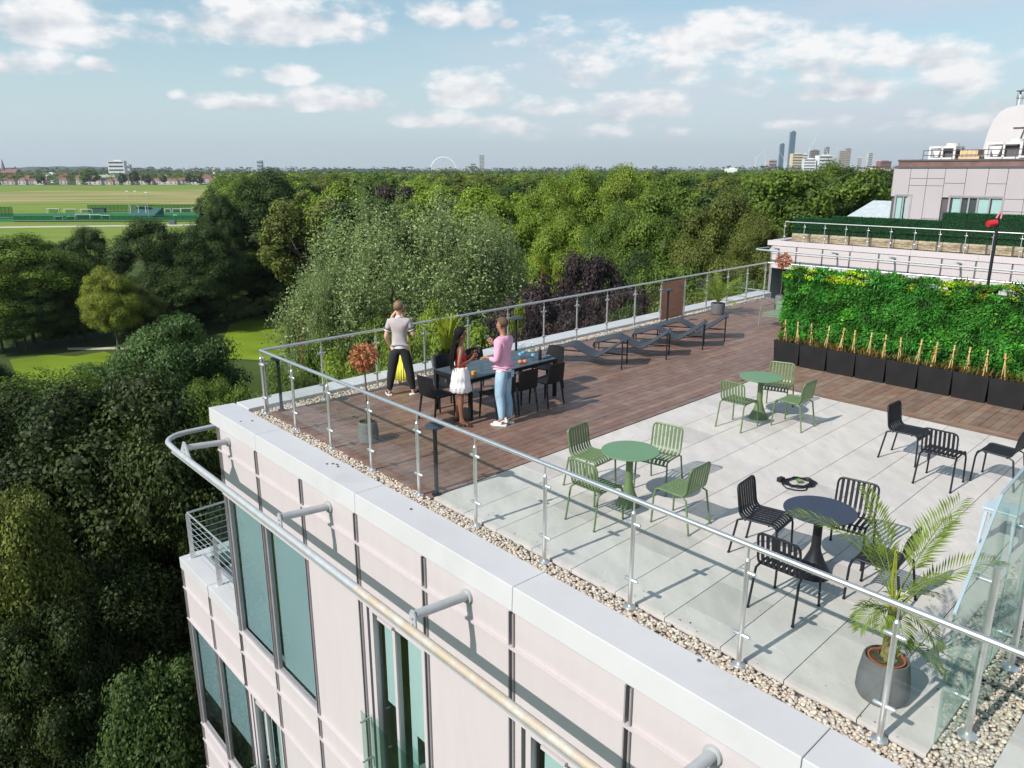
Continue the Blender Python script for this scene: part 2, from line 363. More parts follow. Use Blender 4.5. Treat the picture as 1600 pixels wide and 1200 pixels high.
# ------------------------------------------------------------------ pebbles (nobody could count them)
def ico():
    g = (1 + 5 ** .5) / 2
    v = np.array([(-1, g, 0), (1, g, 0), (-1, -g, 0), (1, -g, 0), (0, -1, g), (0, 1, g), (0, -1, -g), (0, 1, -g), (g, 0, -1), (g, 0, 1), (-g, 0, -1), (-g, 0, 1)], float)
    f = np.array([(0, 11, 5), (0, 5, 1), (0, 1, 7), (0, 7, 10), (0, 10, 11), (1, 5, 9), (5, 11, 4), (11, 10, 2), (10, 7, 6), (7, 1, 8), (3, 9, 4), (3, 4, 2), (3, 2, 6), (3, 6, 8), (3, 8, 9), (4, 9, 5), (2, 4, 11), (6, 2, 10), (8, 6, 7), (9, 8, 1)])
    return v / np.linalg.norm(v[0]), f
IV, IF = ico()
def pebbles(name, s0, s1, t0, t1, n, label, rmin=.013, rmax=.026):
    s = rng.uniform(s0, s1, n); t = rng.uniform(t0, t1, n)
    c = np.array([C0[:]]) + s[:, None] * np.array([ea[:]]) + t[:, None] * np.array([eb[:]])
    c[:, 2] = rng.uniform(-.05, -.004, n); r = rng.uniform(rmin, rmax, n)
    ang = rng.uniform(0, 6.28, n); sc = np.stack([r * rng.uniform(.9, 1.35, n), r * rng.uniform(.7, 1, n), r * rng.uniform(.45, .8, n)], 1)
    V = IV[None] * (1 + rng.normal(0, .09, (n, 12, 1))) * sc[:, None, :]
    x = V[:, :, 0] * np.cos(ang)[:, None] - V[:, :, 1] * np.sin(ang)[:, None]; y = V[:, :, 0] * np.sin(ang)[:, None] + V[:, :, 1] * np.cos(ang)[:, None]
    V = np.stack([x, y, V[:, :, 2]], 2) + c[:, None]
    Fc = (IF[None] + 12 * np.arange(n)[:, None, None]).reshape(-1, 3)
    v = rng.choice([.70, .88, 1, 1.12, 1.28], n, p=[.12, .25, .3, .22, .11]); w = rng.uniform(-.10, .10, n)
    cc = np.repeat(np.stack([v * (1 + w), v, v * (1 - w)], 1), 20, 0)
    o = np_mesh(name, V.reshape(-1, 3), Fc, M_gravel, None, cc, True); tag(o, label, 'gravel', kind='stuff')
pebbles('gravel', -.30, 16.5, -.20, .055, 11000, 'strip of rounded cream and brown pebbles along the near parapet')
pebbles('gravel', -.30, .03, .05, 18.2, 12500, 'strip of pale pebbles along the parapet on the tree side')
pebbles('gravel', 11.12, 11.49, .05, 7.2, 5500, 'strip of pebbles under the frosted green glass screen')

# ------------------------------------------------------------------ facade builder (near block and the wing opposite)
MOD = 1.585
def facade(nm, label, so_, to_, sgn, bays, lower, smax, depth, joints):
    """so_, to_: outer coping corner in s,t. Facade looks towards -t.  bays: kinds per module from the corner"""
    root = thing(nm, label, 'building', ST(so_, to_, GZ)); o = root.location
    B = lambda: MB(o)
    def P(mb, name, m, **k): return mb.build(name, m, root, **k)
    w = B()
    # body behind the glazing line, floor slabs
    stbox(w, so_ + .32, smax, to_ + 1.6, to_ + depth, GZ, -.32); P(w, 'core', M_room, smooth=0)
    fl = B()
    for z in (-.32, -4.47, -8.6, -12.7, -16.8): stbox(fl, so_ + .31, smax, to_ + .07, to_ + 1.59, z - .5, z - .02)
    P(fl, 'floor_slab', M_clad, smooth=0)
    side = B()
    for (z1, z0) in ((-.30, -.68), (-.69, -1.53), (-1.54, -4.4), (-4.41, -5.63), (-5.64, -8.5), (-8.51, -12.6), (-12.61, GZ)):
        stbox(side, so_ + .27, so_ + .31, to_ + .06, to_ + depth, z0, z1)
    P(side, 'side_wall', M_clad, smooth=0)
    # coping slabs with joints, and fascia
    cp_ = B()
    e = [so_] + joints + [smax]
    for a, b in zip(e[:-1], e[1:]): 
        cp_.hexa([ST(a + (.006 if a > so_ else 0), to_, -.235), ST(b, to_, -.235), ST(b, to_ + .49, -.235), ST(a + (.006 if a > so_ else 0), to_ + .49, -.235),
                  ST(a + (.006 if a > so_ else 0), to_ + .012, .052), ST(b, to_ + .012, .052), ST(b, to_ + .49, .036), ST(a + (.006 if a > so_ else 0), to_ + .49, .036)])
    tj = [to_ + .50] + [to_ + .5 + 3.1 * k for k in range(1, 6) if .5 + 3.1 * k < depth] + [to_ + depth]
    for a, b in zip(tj[:-1], tj[1:]): stbox(cp_, so_ + .06, so_ + .60, a + .008, b, -.235, .056)
    P(cp_, 'coping', M_cope if sgn else M_clad, smooth=0, bevel=.008)
    if sgn:
        for s_, t_ in ((.35, .28), (.25, .12), (3.05, .33), (3.12, .36), (3.2, .33), (3.0, .26), (5.1, .30), (9.35, .42), (11.9, .3)): dt = B(); dt.cyl(ST(s_, to_ + t_, .046), ST(s_, to_ + t_, .056), .016, n=8); P(dt, 'coping_screw', M_gap)
    def level(s_start, nbay, kinds, z_f, zr, z_w1, z_w0, tt, tag_l):
        """one storey: spandrel rows from z_f down, window row z_w1..z_w0"""
        pn = B(); fn = B(); lg = B(); gp = B()
        rows = list(zip(zr[:-1], zr[1:]))
        for i in range(nbay):
            a = s_start + MOD * i + .045; b = s_start + MOD * (i + 1) - .045
            if a > smax: break
            for z1, z0 in rows: stbox(pn, a, b, tt + .02, tt + .07, z0 + .012, z1 - .012)
            k = kinds[i % len(kinds)]
            if k == 'p': stbox(pn, a, b, tt + .02, tt + .07, z_w0 + .01, z_w1 - .012)
            elif k in 'gdn': # fixed glazing with blind
                f = B(); h = .05
                for q in ((a, a + h, z_w0, z_w1), (b - h, b, z_w0, z_w1), (a + h, b - h, z_w1 - h, z_w1), (a + h, b - h, z_w0, z_w0 + h)): stbox(f, q[0], q[1], tt + .03, tt + .10, q[2] + .006, q[3] - .006)
                fo = P(f, 'window', M_fin, smooth=0)
                g = B(); stbox(g, a + h, b - h, tt + .055, tt + .065, z_w0 + h, z_w1 - h); g.build('pane', M_pane, fo, smooth=0)
                bl = B(); zb = z_w0 + h + .02 if k == 'g' else z_w1 - h - .02 if k == 'n' else z_w0 + (.95 if i == 0 else 1.0); stbox(bl, a + h, b - h, tt + .14, tt + .145, zb, z_w1 - h); bl.build('blind', M_blind, fo, smooth=0)
            else:  # tilted door window with juliet glass
                f = B(); m_ = (a + b) / 2 + .02
                for q in ((a, a + .10, z_w0, z_w1), (a + .17, a + .25, z_w0, z_w1), (b - .09, b, z_w0, z_w1), (m_ - .03, m_ + .03, z_w0, z_w1), (a + .25, b - .09, z_w1 - .10, z_w1)): stbox(f, q[0], q[1], tt + .02, tt + .11, q[2] + .006, q[3] - .006)
                stbox(f, a + .45, a + .80, tt - .03, tt + .02, z_w1 - .09, z_w1 - .05)
                fo = P(f, 'window', M_clad, smooth=0)
                g = B(); stbox(g, a + .25, m_ - .03, tt + .085, tt + .095, z_w0, z_w1 - .10); stbox(g, m_ + .03, b - .09, tt + .05, tt + .06, z_w0, z_w1 - .10); g.build('pane', M_pane, fo, smooth=0)
                d = B(); stbox(d, a + .10, a + .17, tt + .09, tt + .10, z_w0, z_w1 - .1); d.build('reveal', M_room, fo, smooth=0)
                bl = B(); stbox(bl, a + .34, m_ - .04, tt + .15, tt + .155, z_w0 + 1.35, z_w1 - .1); stbox(bl, m_ + .26, b - .09, tt + .15, tt + .155, z_w0 + 1.2, z_w1 - .1); stbox(bl, m_ + .10, m_ + .23, tt + .18, tt + .185, z_w0, z_w1 - .1); bl.build('blind', M_blindw, fo, smooth=0)
                jg = B(); stbox(jg, a + .02, b - .02, tt - .13, tt - .12, z_w0 + .15, z_w0 + 1.15)
                j = P(jg, 'juliet_guard', M_screen, smooth=0)
                br = B()
                for zz in (z_w0 + .3, z_w0 + .98):
                    for ss in (a + .05, b - .05): br.cyl(ST(ss, tt - .16, zz), ST(ss, tt + .03, zz), .018)
                    
                br.build('guard_fixing', M_steel, j)
        for i in range(nbay + 1):
            c = s_start + MOD * i
            if c > smax: break
            for z1, z0 in rows + [(z_w1, z_w0)]:
                stbox(gp, c - .04, c + .04, tt + .045, tt + .06, z0, z1)
                for q in (-.040, .024): stbox(fn, c + q, c + q + .016, tt - .005, tt + .045, z0 + .01, z1 - .03)
            P(fn, 'mullion', M_fin, smooth=0); fn = B()
        e_ = min(smax, s_start + MOD * nbay)
        for zz in zr[1:] + [z_w0]: lg = B(); stbox(lg, s_start - .04, e_, tt - .022, tt + .045, zz - .012, zz + .012); P(lg, 'ledge', M_clad, smooth=0)
        P(pn, 'cladding', M_clad, smooth=0, bevel=.004); P(gp, 'joint_strip', M_gap, smooth=0)
    s1 = so_ + .30
    level(s1, 20, bays[0], -.24, [-.24, -.68, -1.53], -1.53, -4.40, to_ + .02, 'u')
    level(s1, 20, bays[1], -4.41, [-4.41, -4.84, -5.63], -5.63, -8.45, to_ + .02, 'l')
    level(s1, 20, bays[0], -8.46, [-8.46, -8.9, -9.7], -9.7, -12.5, to_ + .02, 'l')
    # the lower block that steps out beyond the corner, with its roof balcony
    sl_ = s1 - MOD * 2 + .03; lo = B()
    stbox(lo, sl_ - .02, s1 + .02, to_ + 1.6, to_ + depth * .6, GZ, -4.5); P(lo, 'lower_core', M_room, smooth=0)
    cc = B(); stbox(cc, sl_ - .06, s1 - MOD + .03, to_, to_ + .50, -4.36, -4.10); stbox(cc, s1 - MOD + .04, s1 - .01, to_ + .01, to_ + .50, -4.36, -4.10)
    stbox(cc, sl_ - .06, sl_ + .40, to_ + .51, to_ + depth * .6, -4.36, -4.10); stbox(cc, sl_ + .41, s1 - .05, to_ + .51, to_ + depth * .6, -4.5, -4.45)
    P(cc, 'lower_coping', M_cope, smooth=0, bevel=.008)
    sw = B(); stbox(sw, sl_ - .03, sl_, to_ + .06, to_ + depth * .6, GZ, -4.37); P(sw, 'lower_side_wall', M_clad, smooth=0)
    level(s1 - 2 * MOD, 2, lower, -4.36, [-4.36, -4.84, -5.63], -5.63, -8.45, to_ + .02, 'l')
    level(s1 - 2 * MOD, 2, lower, -8.46, [-8.46, -8.9, -9.7], -9.7, -12.5, to_ + .02, 'l')
    # balcony railing with bars
    prs = []; rl = B(); hr_ = B()
    t_a, t_b = to_ + .22, to_ + 3.6; s_a = sl_ + .18; s_b = s1 - .02; zt = -3.02
    for (s_, t_) in ((s_a, t_a), (s_a + 1.55, t_a), (s_a, t_a + 1.6), (s_a, t_b)):
        pr = B(); prs.append(pr); stbox(pr, s_ - .012, s_ + .012, t_ - .045, t_ + .045, -4.1, zt - .02); stbox(pr, s_ - .03, s_ + .03, t_ - .055, t_ + .055, -4.1, -3.95)
    for k in range(6):
        z = -3.9 + .145 * k; rl.tube([ST(s_b, t_a, z), ST(s_a, t_a, z), ST(s_a, t_b, z)], .008, 6); 
    hr_.tube([ST(s_b, t_a, zt), ST(s_a, t_a, zt), ST(s_a, t_b, zt)], .024, 10)
    b_ = thing('balcony_railing', 'steel railing with horizontal bars on the lower roof ' + ('left of the near facade' if sgn else 'of the opposite wing'), 'railing', ST(s_a, t_a, -4.1))
    for mb, n_, m_ in [(x_, 'post', M_steel) for x_ in prs] + [(rl, 'bar', M_steel), (hr_, 'handrail', M_steel)]:
        mb.v = [tuple(Vector(v) + o - b_.location) for v in mb.v]; mb.o = b_.location; mb.build(n_, m_, b_)
    if sgn:
        g = MB(b_.location); stbox(g, s_a + .30, s_a + .31, t_a + .3, t_b, -4.3, -2.9); g.build('glass_panel', M_screen, b_, smooth=0)
    # maintenance rail on brackets
    tb_ = to_ - .76; zt = -.47; ends = so_ + 15.5
    mr = thing('maintenance_rail', ('galvanised tube rail with rust stains on brackets along the near facade' if sgn else 'white tube rail on brackets along the wing opposite'), 'rail', ST(so_, to_, zt))
    q = MB(mr.location); path = [ST(so_ - .35, to_ + .9, zt), ST(so_ - .42, to_ + .5, zt), ST(so_ - .44, to_ + .05, zt)]; cx, cy, r = so_ - .02, to_ - .30, .44
    for k in range(0, 9): a = math.pi - k * math.pi / 16; path.append(ST(cx + r * math.cos(a), cy - r * math.sin(a) , zt))
    path += [ST(s_, tb_, zt) for s_ in np.arange(so_ + .4, ends, .6)]
    cut = next(i for i, p in enumerate(path) if (p - C0).dot(ea) > so_ + 6.0)
    q.tube(path[:cut + 1] if sgn else path, .047, 14); q.build('rail', M_galv, mr)
    if sgn:
        for lst, m_ in ((path[cut:cut + 9], M_rust), (path[cut + 8:], M_galv)):
            q = MB(mr.location); q.tube(lst, .047, 14); q.build('rail', m_, mr)
    if sgn:
        q = MB(mr.location); stbox(q, so_ + .2, ends, tb_ - .03, tb_ + .03, zt - .075, zt - .055); q.build('rail_web', M_galv, mr, smooth=0)
    for k, s_ in enumerate((.74, 4.33, 7.48, 10.70, 13.85)):
        s_ = so_ + s_; q = MB(mr.location); q.cyl(ST(s_, to_ + .05, zt + .06), ST(s_, tb_ + .06, zt + .14), .052, n=16); q.cyl(ST(s_, to_ + .035, zt + .06), ST(s_, to_ + .005, zt + .06), .085, n=16)
        a_ = q.build('bracket_arm', M_galv, mr)
        q = MB(mr.location)
        pl = [(-.06, -.04), (.06, -.04), (.055, .15), (.03, .20), (-.03, .20), (-.055, .15)] if k else [(-.26, -.02), (.26, -.02), (.05, .24), (-.05, .24)]
        vs = [ST(s_ + u, tb_ + .03, zt + v_) for u, v_ in pl] + [ST(s_ + u, tb_ + .05, zt + v_) for u, v_ in pl]; n_ = len(pl)
        q.add(vs, [tuple(range(n_)), tuple(range(2 * n_ - 1, n_ - 1, -1))] + [(i, n_ + i, n_ + (i + 1) % n_, (i + 1) % n_) for i in range(n_)])
        for v_ in (.05, .12): q.cyl(ST(s_, tb_ + .03, zt + v_), ST(s_, tb_ + .012, zt + v_), .016, n=8)
        q.build('bracket_plate', M_galv, a_, smooth=30)
    return root
facade('office_building', 'pale pink clad office block with teal blinds under the roof terrace', -.92, -.69, 1,
       ['ggpwpwppwppg', 'wppggppwpg'], 'dd', 17, 19.6, [1.05, 4.19, 7.34, 10.51, 13.66])
facade('office_wing', 'pale pink clad wing of the offices behind the living wall', -10.35, 37.0, 0,
       ['nnpwpwppwppg', 'wppggppwpg'], 'dd', 17, 24, [-8.4, -5.2, -2.1, 1.1, 4.3, 7.5, 10.7, 13.8])

# ------------------------------------------------------------------ balustrades
def balustrade(label, pts_fn, posts, rail_path, skip=(), gl=True, hr=1.15, board_at=None, m_rail=None, gz=(.13, 1.0)):
    o = pts_fn(posts[0], 0, 0); root = thing('glass_balustrade', label, 'balustrade', (o.x, o.y, 0))
    q = MB(root.location); q.tube(rail_path, .0255, 14); q.build('handrail', M_steel, root)
    for p in posts:
        q = MB(root.location); q.cyl(pts_fn(p, 0, 0), pts_fn(p, 0, hr - .14), .0225, n=14); q.cyl(pts_fn(p, 0, hr - .14), pts_fn(p, 0, hr - .12), .0225, .012, n=14); q.cyl(pts_fn(p, 0, hr - .12), pts_fn(p, 0, hr - .01), .009, n=8)
        po = q.build('post', M_steel, root)
        q = MB(root.location); q.lathe([(.062, -.02), (.062, .004), (.05, .014), (.028, .022)], pts_fn(p, 0, 0), 20); q.build('base_flange', M_steel, po)
        for z in (.30, .90):
            q = MB(root.location); q.tube([pts_fn(p, -.085, z), pts_fn(p, -.07, z), pts_fn(p, .07, z), pts_fn(p, .085, z)], [.012, .02, .02, .012], 10); q.build('glass_clamp', M_steel, po)
    for a, b in zip(posts[:-1], posts[1:]):
        if a in skip: continue
        q = MB(root.location); u0 = .045
        p0, p1 = pts_fn(a, u0, 0), pts_fn(b, -u0, 0); d = (p1 - p0).normalized(); n = Vector((-d.y, d.x, 0)) * .005
        q.hexa([p0 - n + Vector((0, 0, gz[0])), p1 - n + Vector((0, 0, gz[0])), p1 + n + Vector((0, 0, gz[0])), p0 + n + Vector((0, 0, gz[0])), p0 - n + Vector((0, 0, gz[1])), p1 - n + Vector((0, 0, gz[1])), p1 + n + Vector((0, 0, gz[1])), p0 + n + Vector((0, 0, gz[1]))])
        q.build('glass_panel', M_glass, root, smooth=0)
    return root
HR = 1.15
def Vz(v, z): return Vector((v.x, v.y, z))
nearp = [0, 1.17, 2.36, 3.55, 4.74, 5.94, 7.14, 8.36, 9.59, 10.81, 12.03, 13.25, 14.5]
balustrade('steel and glass balustrade along the near parapet above the facade', lambda p, u, z: ST(p + u, 0, z), nearp, [ST(0, 0, HR), ST(14.8, 0, HR)])
farp = [1.19 + 1.208 * k for k in range(15)]
def farfn(p, u, z): return ST(-.01 * p, p + u, z)
balustrade('steel and glass balustrade along the tree side of the terrace', farfn, [.045] + farp, [ST(0, .03, HR)] + [farfn(p, 0, HR) for p in farp], skip=(farp[9],))
endp = [.0, 1.21, 2.42, 3.63, 4.84, 6.05, 7.26, 8.47, 9.68, 10.9, 12.1, 13.3]
efn = lambda p, u, z: ST(-.15 + p + u, 18.16 + .09 * p, z)
balustrade('steel and glass balustrade at the far end behind the living wall', efn, endp[1:], [efn(0, 0, HR), efn(14, 0, HR)])
wfn = lambda p, u, z: ST(-9.55 + p + u, 37.45 + .03 * p, z)
balustrade('white balustrade round the roof of the opposite wing', wfn, [1.22 * k for k in range(17)], [wfn(0, 0, HR), wfn(20, 0, HR)])
# plywood board standing in one bay of the far balustrade
q = MB(); p0, p1 = farfn(farp[9], .06, 0), farfn(farp[10], -.06, 0); n = ea * .009
def vz(v, z): return Vector((v.x, v.y, z))
q.o = vz((p0 + p1) / 2, .02)
q.hexa([vz(p0 - n, .02), vz(p1 - n, .02), vz(p1 + n, .02), vz(p0 + n, .02), vz(p0 - n, 1.09), vz(p1 - n, 1.09), vz(p1 + n, 1.09), vz(p0 + n, 1.09)])
M_ply = mat('brown_plywood', (.42, .20, .125), .7, var=.12, scale=3, stretch=(1, 1, 4), c2=(.29, .15, .10), cut=(.5, .7))
tag(q.build('plywood_board', M_ply, smooth=0), 'reddish brown board filling one bay of the tree-side balustrade', 'board')

# tall green glass screen at the right, with posts on its far side
scr = thing('glass_screen', 'tall green tinted glass screen beside the potted palm', 'glass screen', ST(11.13, .18, 0)); so2 = scr.location
def glasspoly(name, pl, m):
    q = MB(so2); n = len(pl); vs = [ST(11.125, t, z) for t, z in pl] + [ST(11.140, t, z) for t, z in pl]
    q.add(vs, [tuple(range(n - 1, -1, -1)), tuple(range(n, 2 * n))] + [(i, (i + 1) % n, n + (i + 1) % n, n + i) for i in range(n)]); return q.build(name, m, scr, smooth=0)
glasspoly('glass_panel', [(.20, .05), (1.55, .05), (1.55, 1.88), (.88, 1.83), (.13, 1.17)], M_screen)
glasspoly('glass_panel', [(1.58, .05), (3.1, .05), (3.1, 1.9), (1.58, 1.885)], M_screen)
q = MB(so2); stbox(q, 11.118, 11.147, .13, .15, 1.165, 1.18)
path = [ST(11.132, .13, 1.175), ST(11.132, .88, 1.84), ST(11.132, 1.55, 1.89), ST(11.132, 3.1, 1.91)]
q.sweep(path, .022, .012, ea); q.build('edge_trim', mat('pale_blue_edge', (.27, .35, .39), .35, var=.03), scr, smooth=0)
for t in (.55, 1.72, 2.9):
    q = MB(so2); q.cyl(ST(11.26, t, 0), ST(11.26, t, 1.42), .026, n=18); po = q.build('post', M_steel, scr)
    q = MB(so2); q.lathe([(.07, -.02), (.07, .006), (.055, .016), (.03, .026)], ST(11.26, t, 0), 20); q.build('base_flange', M_steel, po)
    for z in (.3, 1.3): q = MB(so2); q.cyl(ST(11.15, t, z), ST(11.24, t, z), .016, n=10); q.cyl(ST(11.141, t, z), ST(11.155, t, z), .026, n=12); q.build('glass_fixing', M_steel, po)
# ------------------------------------------------------------------ furniture
HS, HNS, HT, HNT = math.degrees(AA), math.degrees(AA) + 180, math.degrees(BB), math.degrees(BB) - 180
def place(o, s, t, head, z=0, label=None): o.location = ST(s, t, z); o.rotation_euler = (0, 0, R(head - 90)); return o
def arc(p0, p1, p2, n=5):
    p0, p1, p2 = map(Vector, (p0, p1, p2)); return [p0 * (1 - k / n) ** 2 + p1 * 2 * (1 - k / n) * k / n + p2 * (k / n) ** 2 for k in range(n + 1)]
def slat_chair(label, m, group):
    t = thing('slatted_chair', label, 'chair', group=group)
    back = [(0, -.235, .80)] + arc((0, -.19, .53), (0, -.175, .455), (0, -.11, .452), 4)
    seat = [(0, -.11, .452), (0, .17, .462)] + arc((0, .17, .462), (0, .235, .462), (0, .243, .405), 4)[1:]
    q = MB(); q2 = MB()
    for i in range(7):
        x = -.165 + .055 * i; sh = lambda P, dx: [(dx, p[1], p[2]) for p in P]
        q.sweep(sh(back, x), .032, .010, (1, 0, 0)); q2.sweep(sh(seat, x), .032, .010, (1, 0, 0))
    q.build('backrest', m, t); q2.build('seat', m, t)
    q = MB(); L = [(-.215, p[1], p[2]) for p in seat[::-1] + back[::-1][1:-1]] + arc((-.215, -.222, .745), (-.215, -.237, .81), (-.15, -.237, .812), 4)
    full = L + [(-p[0], p[1], p[2]) for p in [tuple(v) for v in L][::-1]]
    q.tube([tuple(p) for p in full], .0125, 8)
    q.cyl((-.215, .243, .405), (.215, .243, .405), .011, n=8); q.cyl((-.215, -.12, .435), (.215, -.12, .435), .010, n=8); q.cyl((-.215, .15, .445), (.215, .15, .445), .010, n=8)
    q.build('frame', m, t)
    for sx in (-1, 1):
        q = MB(); q.tube([(sx * .215, .235, .43), (sx * .225, .25, .36), (sx * .235, .262, 0)], .0125, 8); q.cyl((sx * .235, .262, .012), (sx * .235, .262, 0), .017, n=8); q.build('leg', m, t)
        q = MB(); q.tube([(sx * .215, -.14, .445), (sx * .222, -.20, .42), (sx * .235, -.27, 0)], .0125, 8); q.cyl((sx * .235, -.27, .012), (sx * .235, -.27, 0), .017, n=8); q.build('leg', m, t)
    return t
def bistro(label, mt, mb_, s, t, rb=.165):
    o = thing('round_bistro_table', label, 'table', ST(s, t, 0))
    q = MB(); q.lathe([(.362, .726), (.365, .730), (.365, .738), (.361, .741), (.05, .7412)], n=48); q.build('tabletop', mt, o)
    q = MB(); q.lathe([(rb, 0), (rb, .012), (rb * .86, .05), (rb * .55, .16), (.062, .26), (.05, .32), (.046, .50), (.046, .70), (.09, .722)], n=32); q.build('pedestal', mb_, o)
    return o
T1, T2, T3 = (6.86, 1.85), (6.24, 6.30), (9.33, 1.97)
bistro('round sage green table in the middle of four green chairs', M_greent, M_green, *T1)
bistro('round sage green table with three green chairs near the planters', M_greent, M_green, *T2)
bistro('round dark blue-grey table behind the potted palm', M_navy, M_black, *T3, rb=.19)
gc = slat_chair('green slatted chair left of the table with four green chairs, farthest left', M_green, 'green slatted chairs on the paving')
place(gc, 6.12, 1.93, HS + 6)
for s, t, h, lb in ((6.84, 1.20, HT - 2, 'green slatted chair seen from behind its back, nearest the balustrade'),
                    (6.78, 2.62, HNT + 10, 'green slatted chair on the far side of the table with four green chairs'),
                    (7.64, 1.91, HNS + 3, 'green slatted chair at the right of the table with four green chairs'),
                    (6.22, 5.62, HT - 1, 'green slatted chair seen from behind at the table with three green chairs'),
                    (6.22, 6.98, HNT + 14, 'green slatted chair nearest the black planters'),
                    (6.87, 6.34, HNS + 2, 'green slatted chair turned sideways right of the table with three green chairs')):
    place(copy_tree(gc, lb), s, t, h)
bc = slat_chair('black slatted chair left of the dark round table, facing it', M_black, 'black slatted chairs on the paving')
place(bc, 8.70, 1.97, HS + 8)
for s, t, h, lb in ((9.42, 1.14, HT - 1, 'black slatted chair seen from behind, in front of the dark round table'),
                    (9.40, 2.62, HNT + 8, 'black slatted chair on the far side of the dark round table'),
                    (10.03, 1.98, HNS + 5, 'black slatted chair behind the palm fronds'),
                    (8.74, 6.17, HS, 'black slatted chair by itself facing right near the timber strip'),
                    (9.42, 5.58, HT, 'black slatted chair seen from behind, beside the lone pair on the right'),
                    (9.98, 6.22, HNS, 'black slatted chair cut by the right edge of the photo')):
    place(copy_tree(bc, lb), s, t, h)
# pale stool behind the glass screen
o = thing('garden_stool', 'pale blue-grey plastic stool half hidden behind the glass screen', 'stool', ST(10.52, 4.22, 0), AA)
M_ps = mat('pale_blue_plastic', (.42, .50, .56), .5, var=.03)
q = MB(); q.box((0, 0, .44), (.36, .36, .03)); q.box((0, 0, .41), (.33, .33, .03)); q.build('seat', M_ps, o, bevel=.01)
for sx in (-1, 1):
    for sy in (-1, 1):
        q = MB(); q.tube([(sx * .14, sy * .14, .41), (sx * .165, sy * .165, 0)], [.024, .016], 8); q.build('leg', M_ps, o)
# extension lead in a coil
pts = []
for k in range(0, 150):
    a = k * .21; r = .17 + .022 * math.sin(k * .37) + .012 * math.sin(k * 1.3); pts.append((r * 1.15 * math.cos(a) + .012 * math.sin(k * .15), r * .85 * math.sin(a), .010 + .016 * (.5 + .5 * math.sin(k * .9)) + .0001 * k))
pts += [(.05 - .02 * k, -.16 - .012 * k + .015 * math.sin(k), .01) for k in range(1, 9)] + [(-.2, -.2, .012), (-.27, -.12, .015), (-.26, 0, .02), (-.22, .06, .03)]
o = thing('cable_coil', 'coiled black extension lead lying on the paving', 'cable', ST(8.10, 4.12, 0), .2)
q = MB(); q.tube(pts, .009, 6); q.build('cable', M_black, o)
q = MB(); q.box((-.21, .12, .035), (.10, .07, .06), .4); q.build('socket', M_black, o, bevel=.008)
q = MB()
for k in range(14):
    a = k * 2.4; q.sweep([(0, .02, .02), (.05 * math.cos(a), .02 + .05 * math.sin(a), .05)], .014, .002, (-math.sin(a), math.cos(a), 0))
q.build('leaf_scraps', mat('leaf_scrap', (.12, .25, .03), .6), o, smooth=0)

# sun loungers: a grey sling on thin black legs
M_sling = mat('grey_sling_fabric', (.040, .048, .062), .7, var=.05)
def lounger():
    o = thing('sling_lounger', 'grey sling lounger on thin black legs, nearest the dining table', 'sun lounger', group='sling loungers along the balustrade')
    prof = [(-.86, .20), (-.845, .27), (-.80, .305), (-.6, .35), (-.40, .425), (-.33, .440), (-.26, .435), (-.05, .33), (.14, .245), (.22, .225), (.30, .235), (.55, .40), (.80, .585), (.86, .615), (.90, .60)]
    q = MB(); q.sweep([(x, 0, z) for x, z in prof], .56, .008, (0, 1, 0)); q.build('sling', M_sling, o, smooth=50)
    for sy in (-1, 1):
        y = .30 * sy; q = MB(); q.cyl((.84, y, 0), (.84, y, .62), .016, n=8); q.build('tall_leg', M_black, o)
        q = MB(); q.cyl((-.82, y, 0), (-.82, y, .30), .015, n=8); q.build('short_leg', M_black, o)
        q = MB(); q.cyl((-.82, y, .19), (.84, y, .19), .013, n=8); q.build('side_rail', M_black, o)
        q = MB(); q.tube([(x, y * .96, z - .012) for x, z in prof], .008, 6); q.build('sling_edge', M_black, o)
    q = MB(); q.cyl((.84, -.3, .61), (.84, .3, .61), .010, n=8); q.cyl((-.82, -.3, .295), (-.82, .3, .295), .010, n=8); q.cyl((-.35, -.3, .19), (.84, .3, .19), .007, n=8); q.cyl((-.82, -.29, .19), (-.82, .29, .19), .009, n=8)
    q.build('crossbar', M_black, o); return o
lg = lounger()
for k, (x, y, lb) in enumerate(((1.67, 16.62, None), (2.78, 17.45, 'grey sling lounger on thin black legs, second from the dining table'), (3.83, 18.42, 'grey sling lounger on thin black legs in front of the brown board'), (4.60, 19.35, 'grey sling lounger farthest along the balustrade, beside the small palm'))):
    o = lg if k == 0 else copy_tree(lg, lb); o.location = (x, y, 0); o.rotation_euler = (0, 0, R((-19, -17, -16, -16)[k]))
# green lounge chair half hidden by the living wall
o = thing('lounge_chair', 'low green metal lounge chair half hidden behind the living wall', 'chair', ST(2.6, 13.9, 0), R(-50 + 180))
M_gp = mat('pale_sage_metal', (.16, .24, .15), .5, var=.05)
q = MB(); q.sweep([(-.34, 0, .37), (.0, 0, .35), (.34, 0, .37)], .58, .02, (0, 1, 0)); q.build('seat', M_gp, o)
for sx in (-1, 1):
    q = MB(); q.tube([(sx * .37, -.36, 0), (sx * .37, -.34, .50)] + arc((sx * .37, -.34, .50), (sx * .37, -.34, .56), (sx * .37, -.28, .56), 3)[1:] + [(sx * .37, .30, .54), (sx * .37, .36, .50), (sx * .37, .38, 0)], .013, 8); q.build('arm_frame', M_gp, o)
q = MB(); q.cyl((-.37, -.34, .56), (.37, -.34, .56), .012, n=8); q.cyl((-.37, .30, .3), (.37, .30, .3), .012, n=8)
q.box((0, -.36, .50), (.66, .015, .26)); q.build('backrest', M_gp, o)

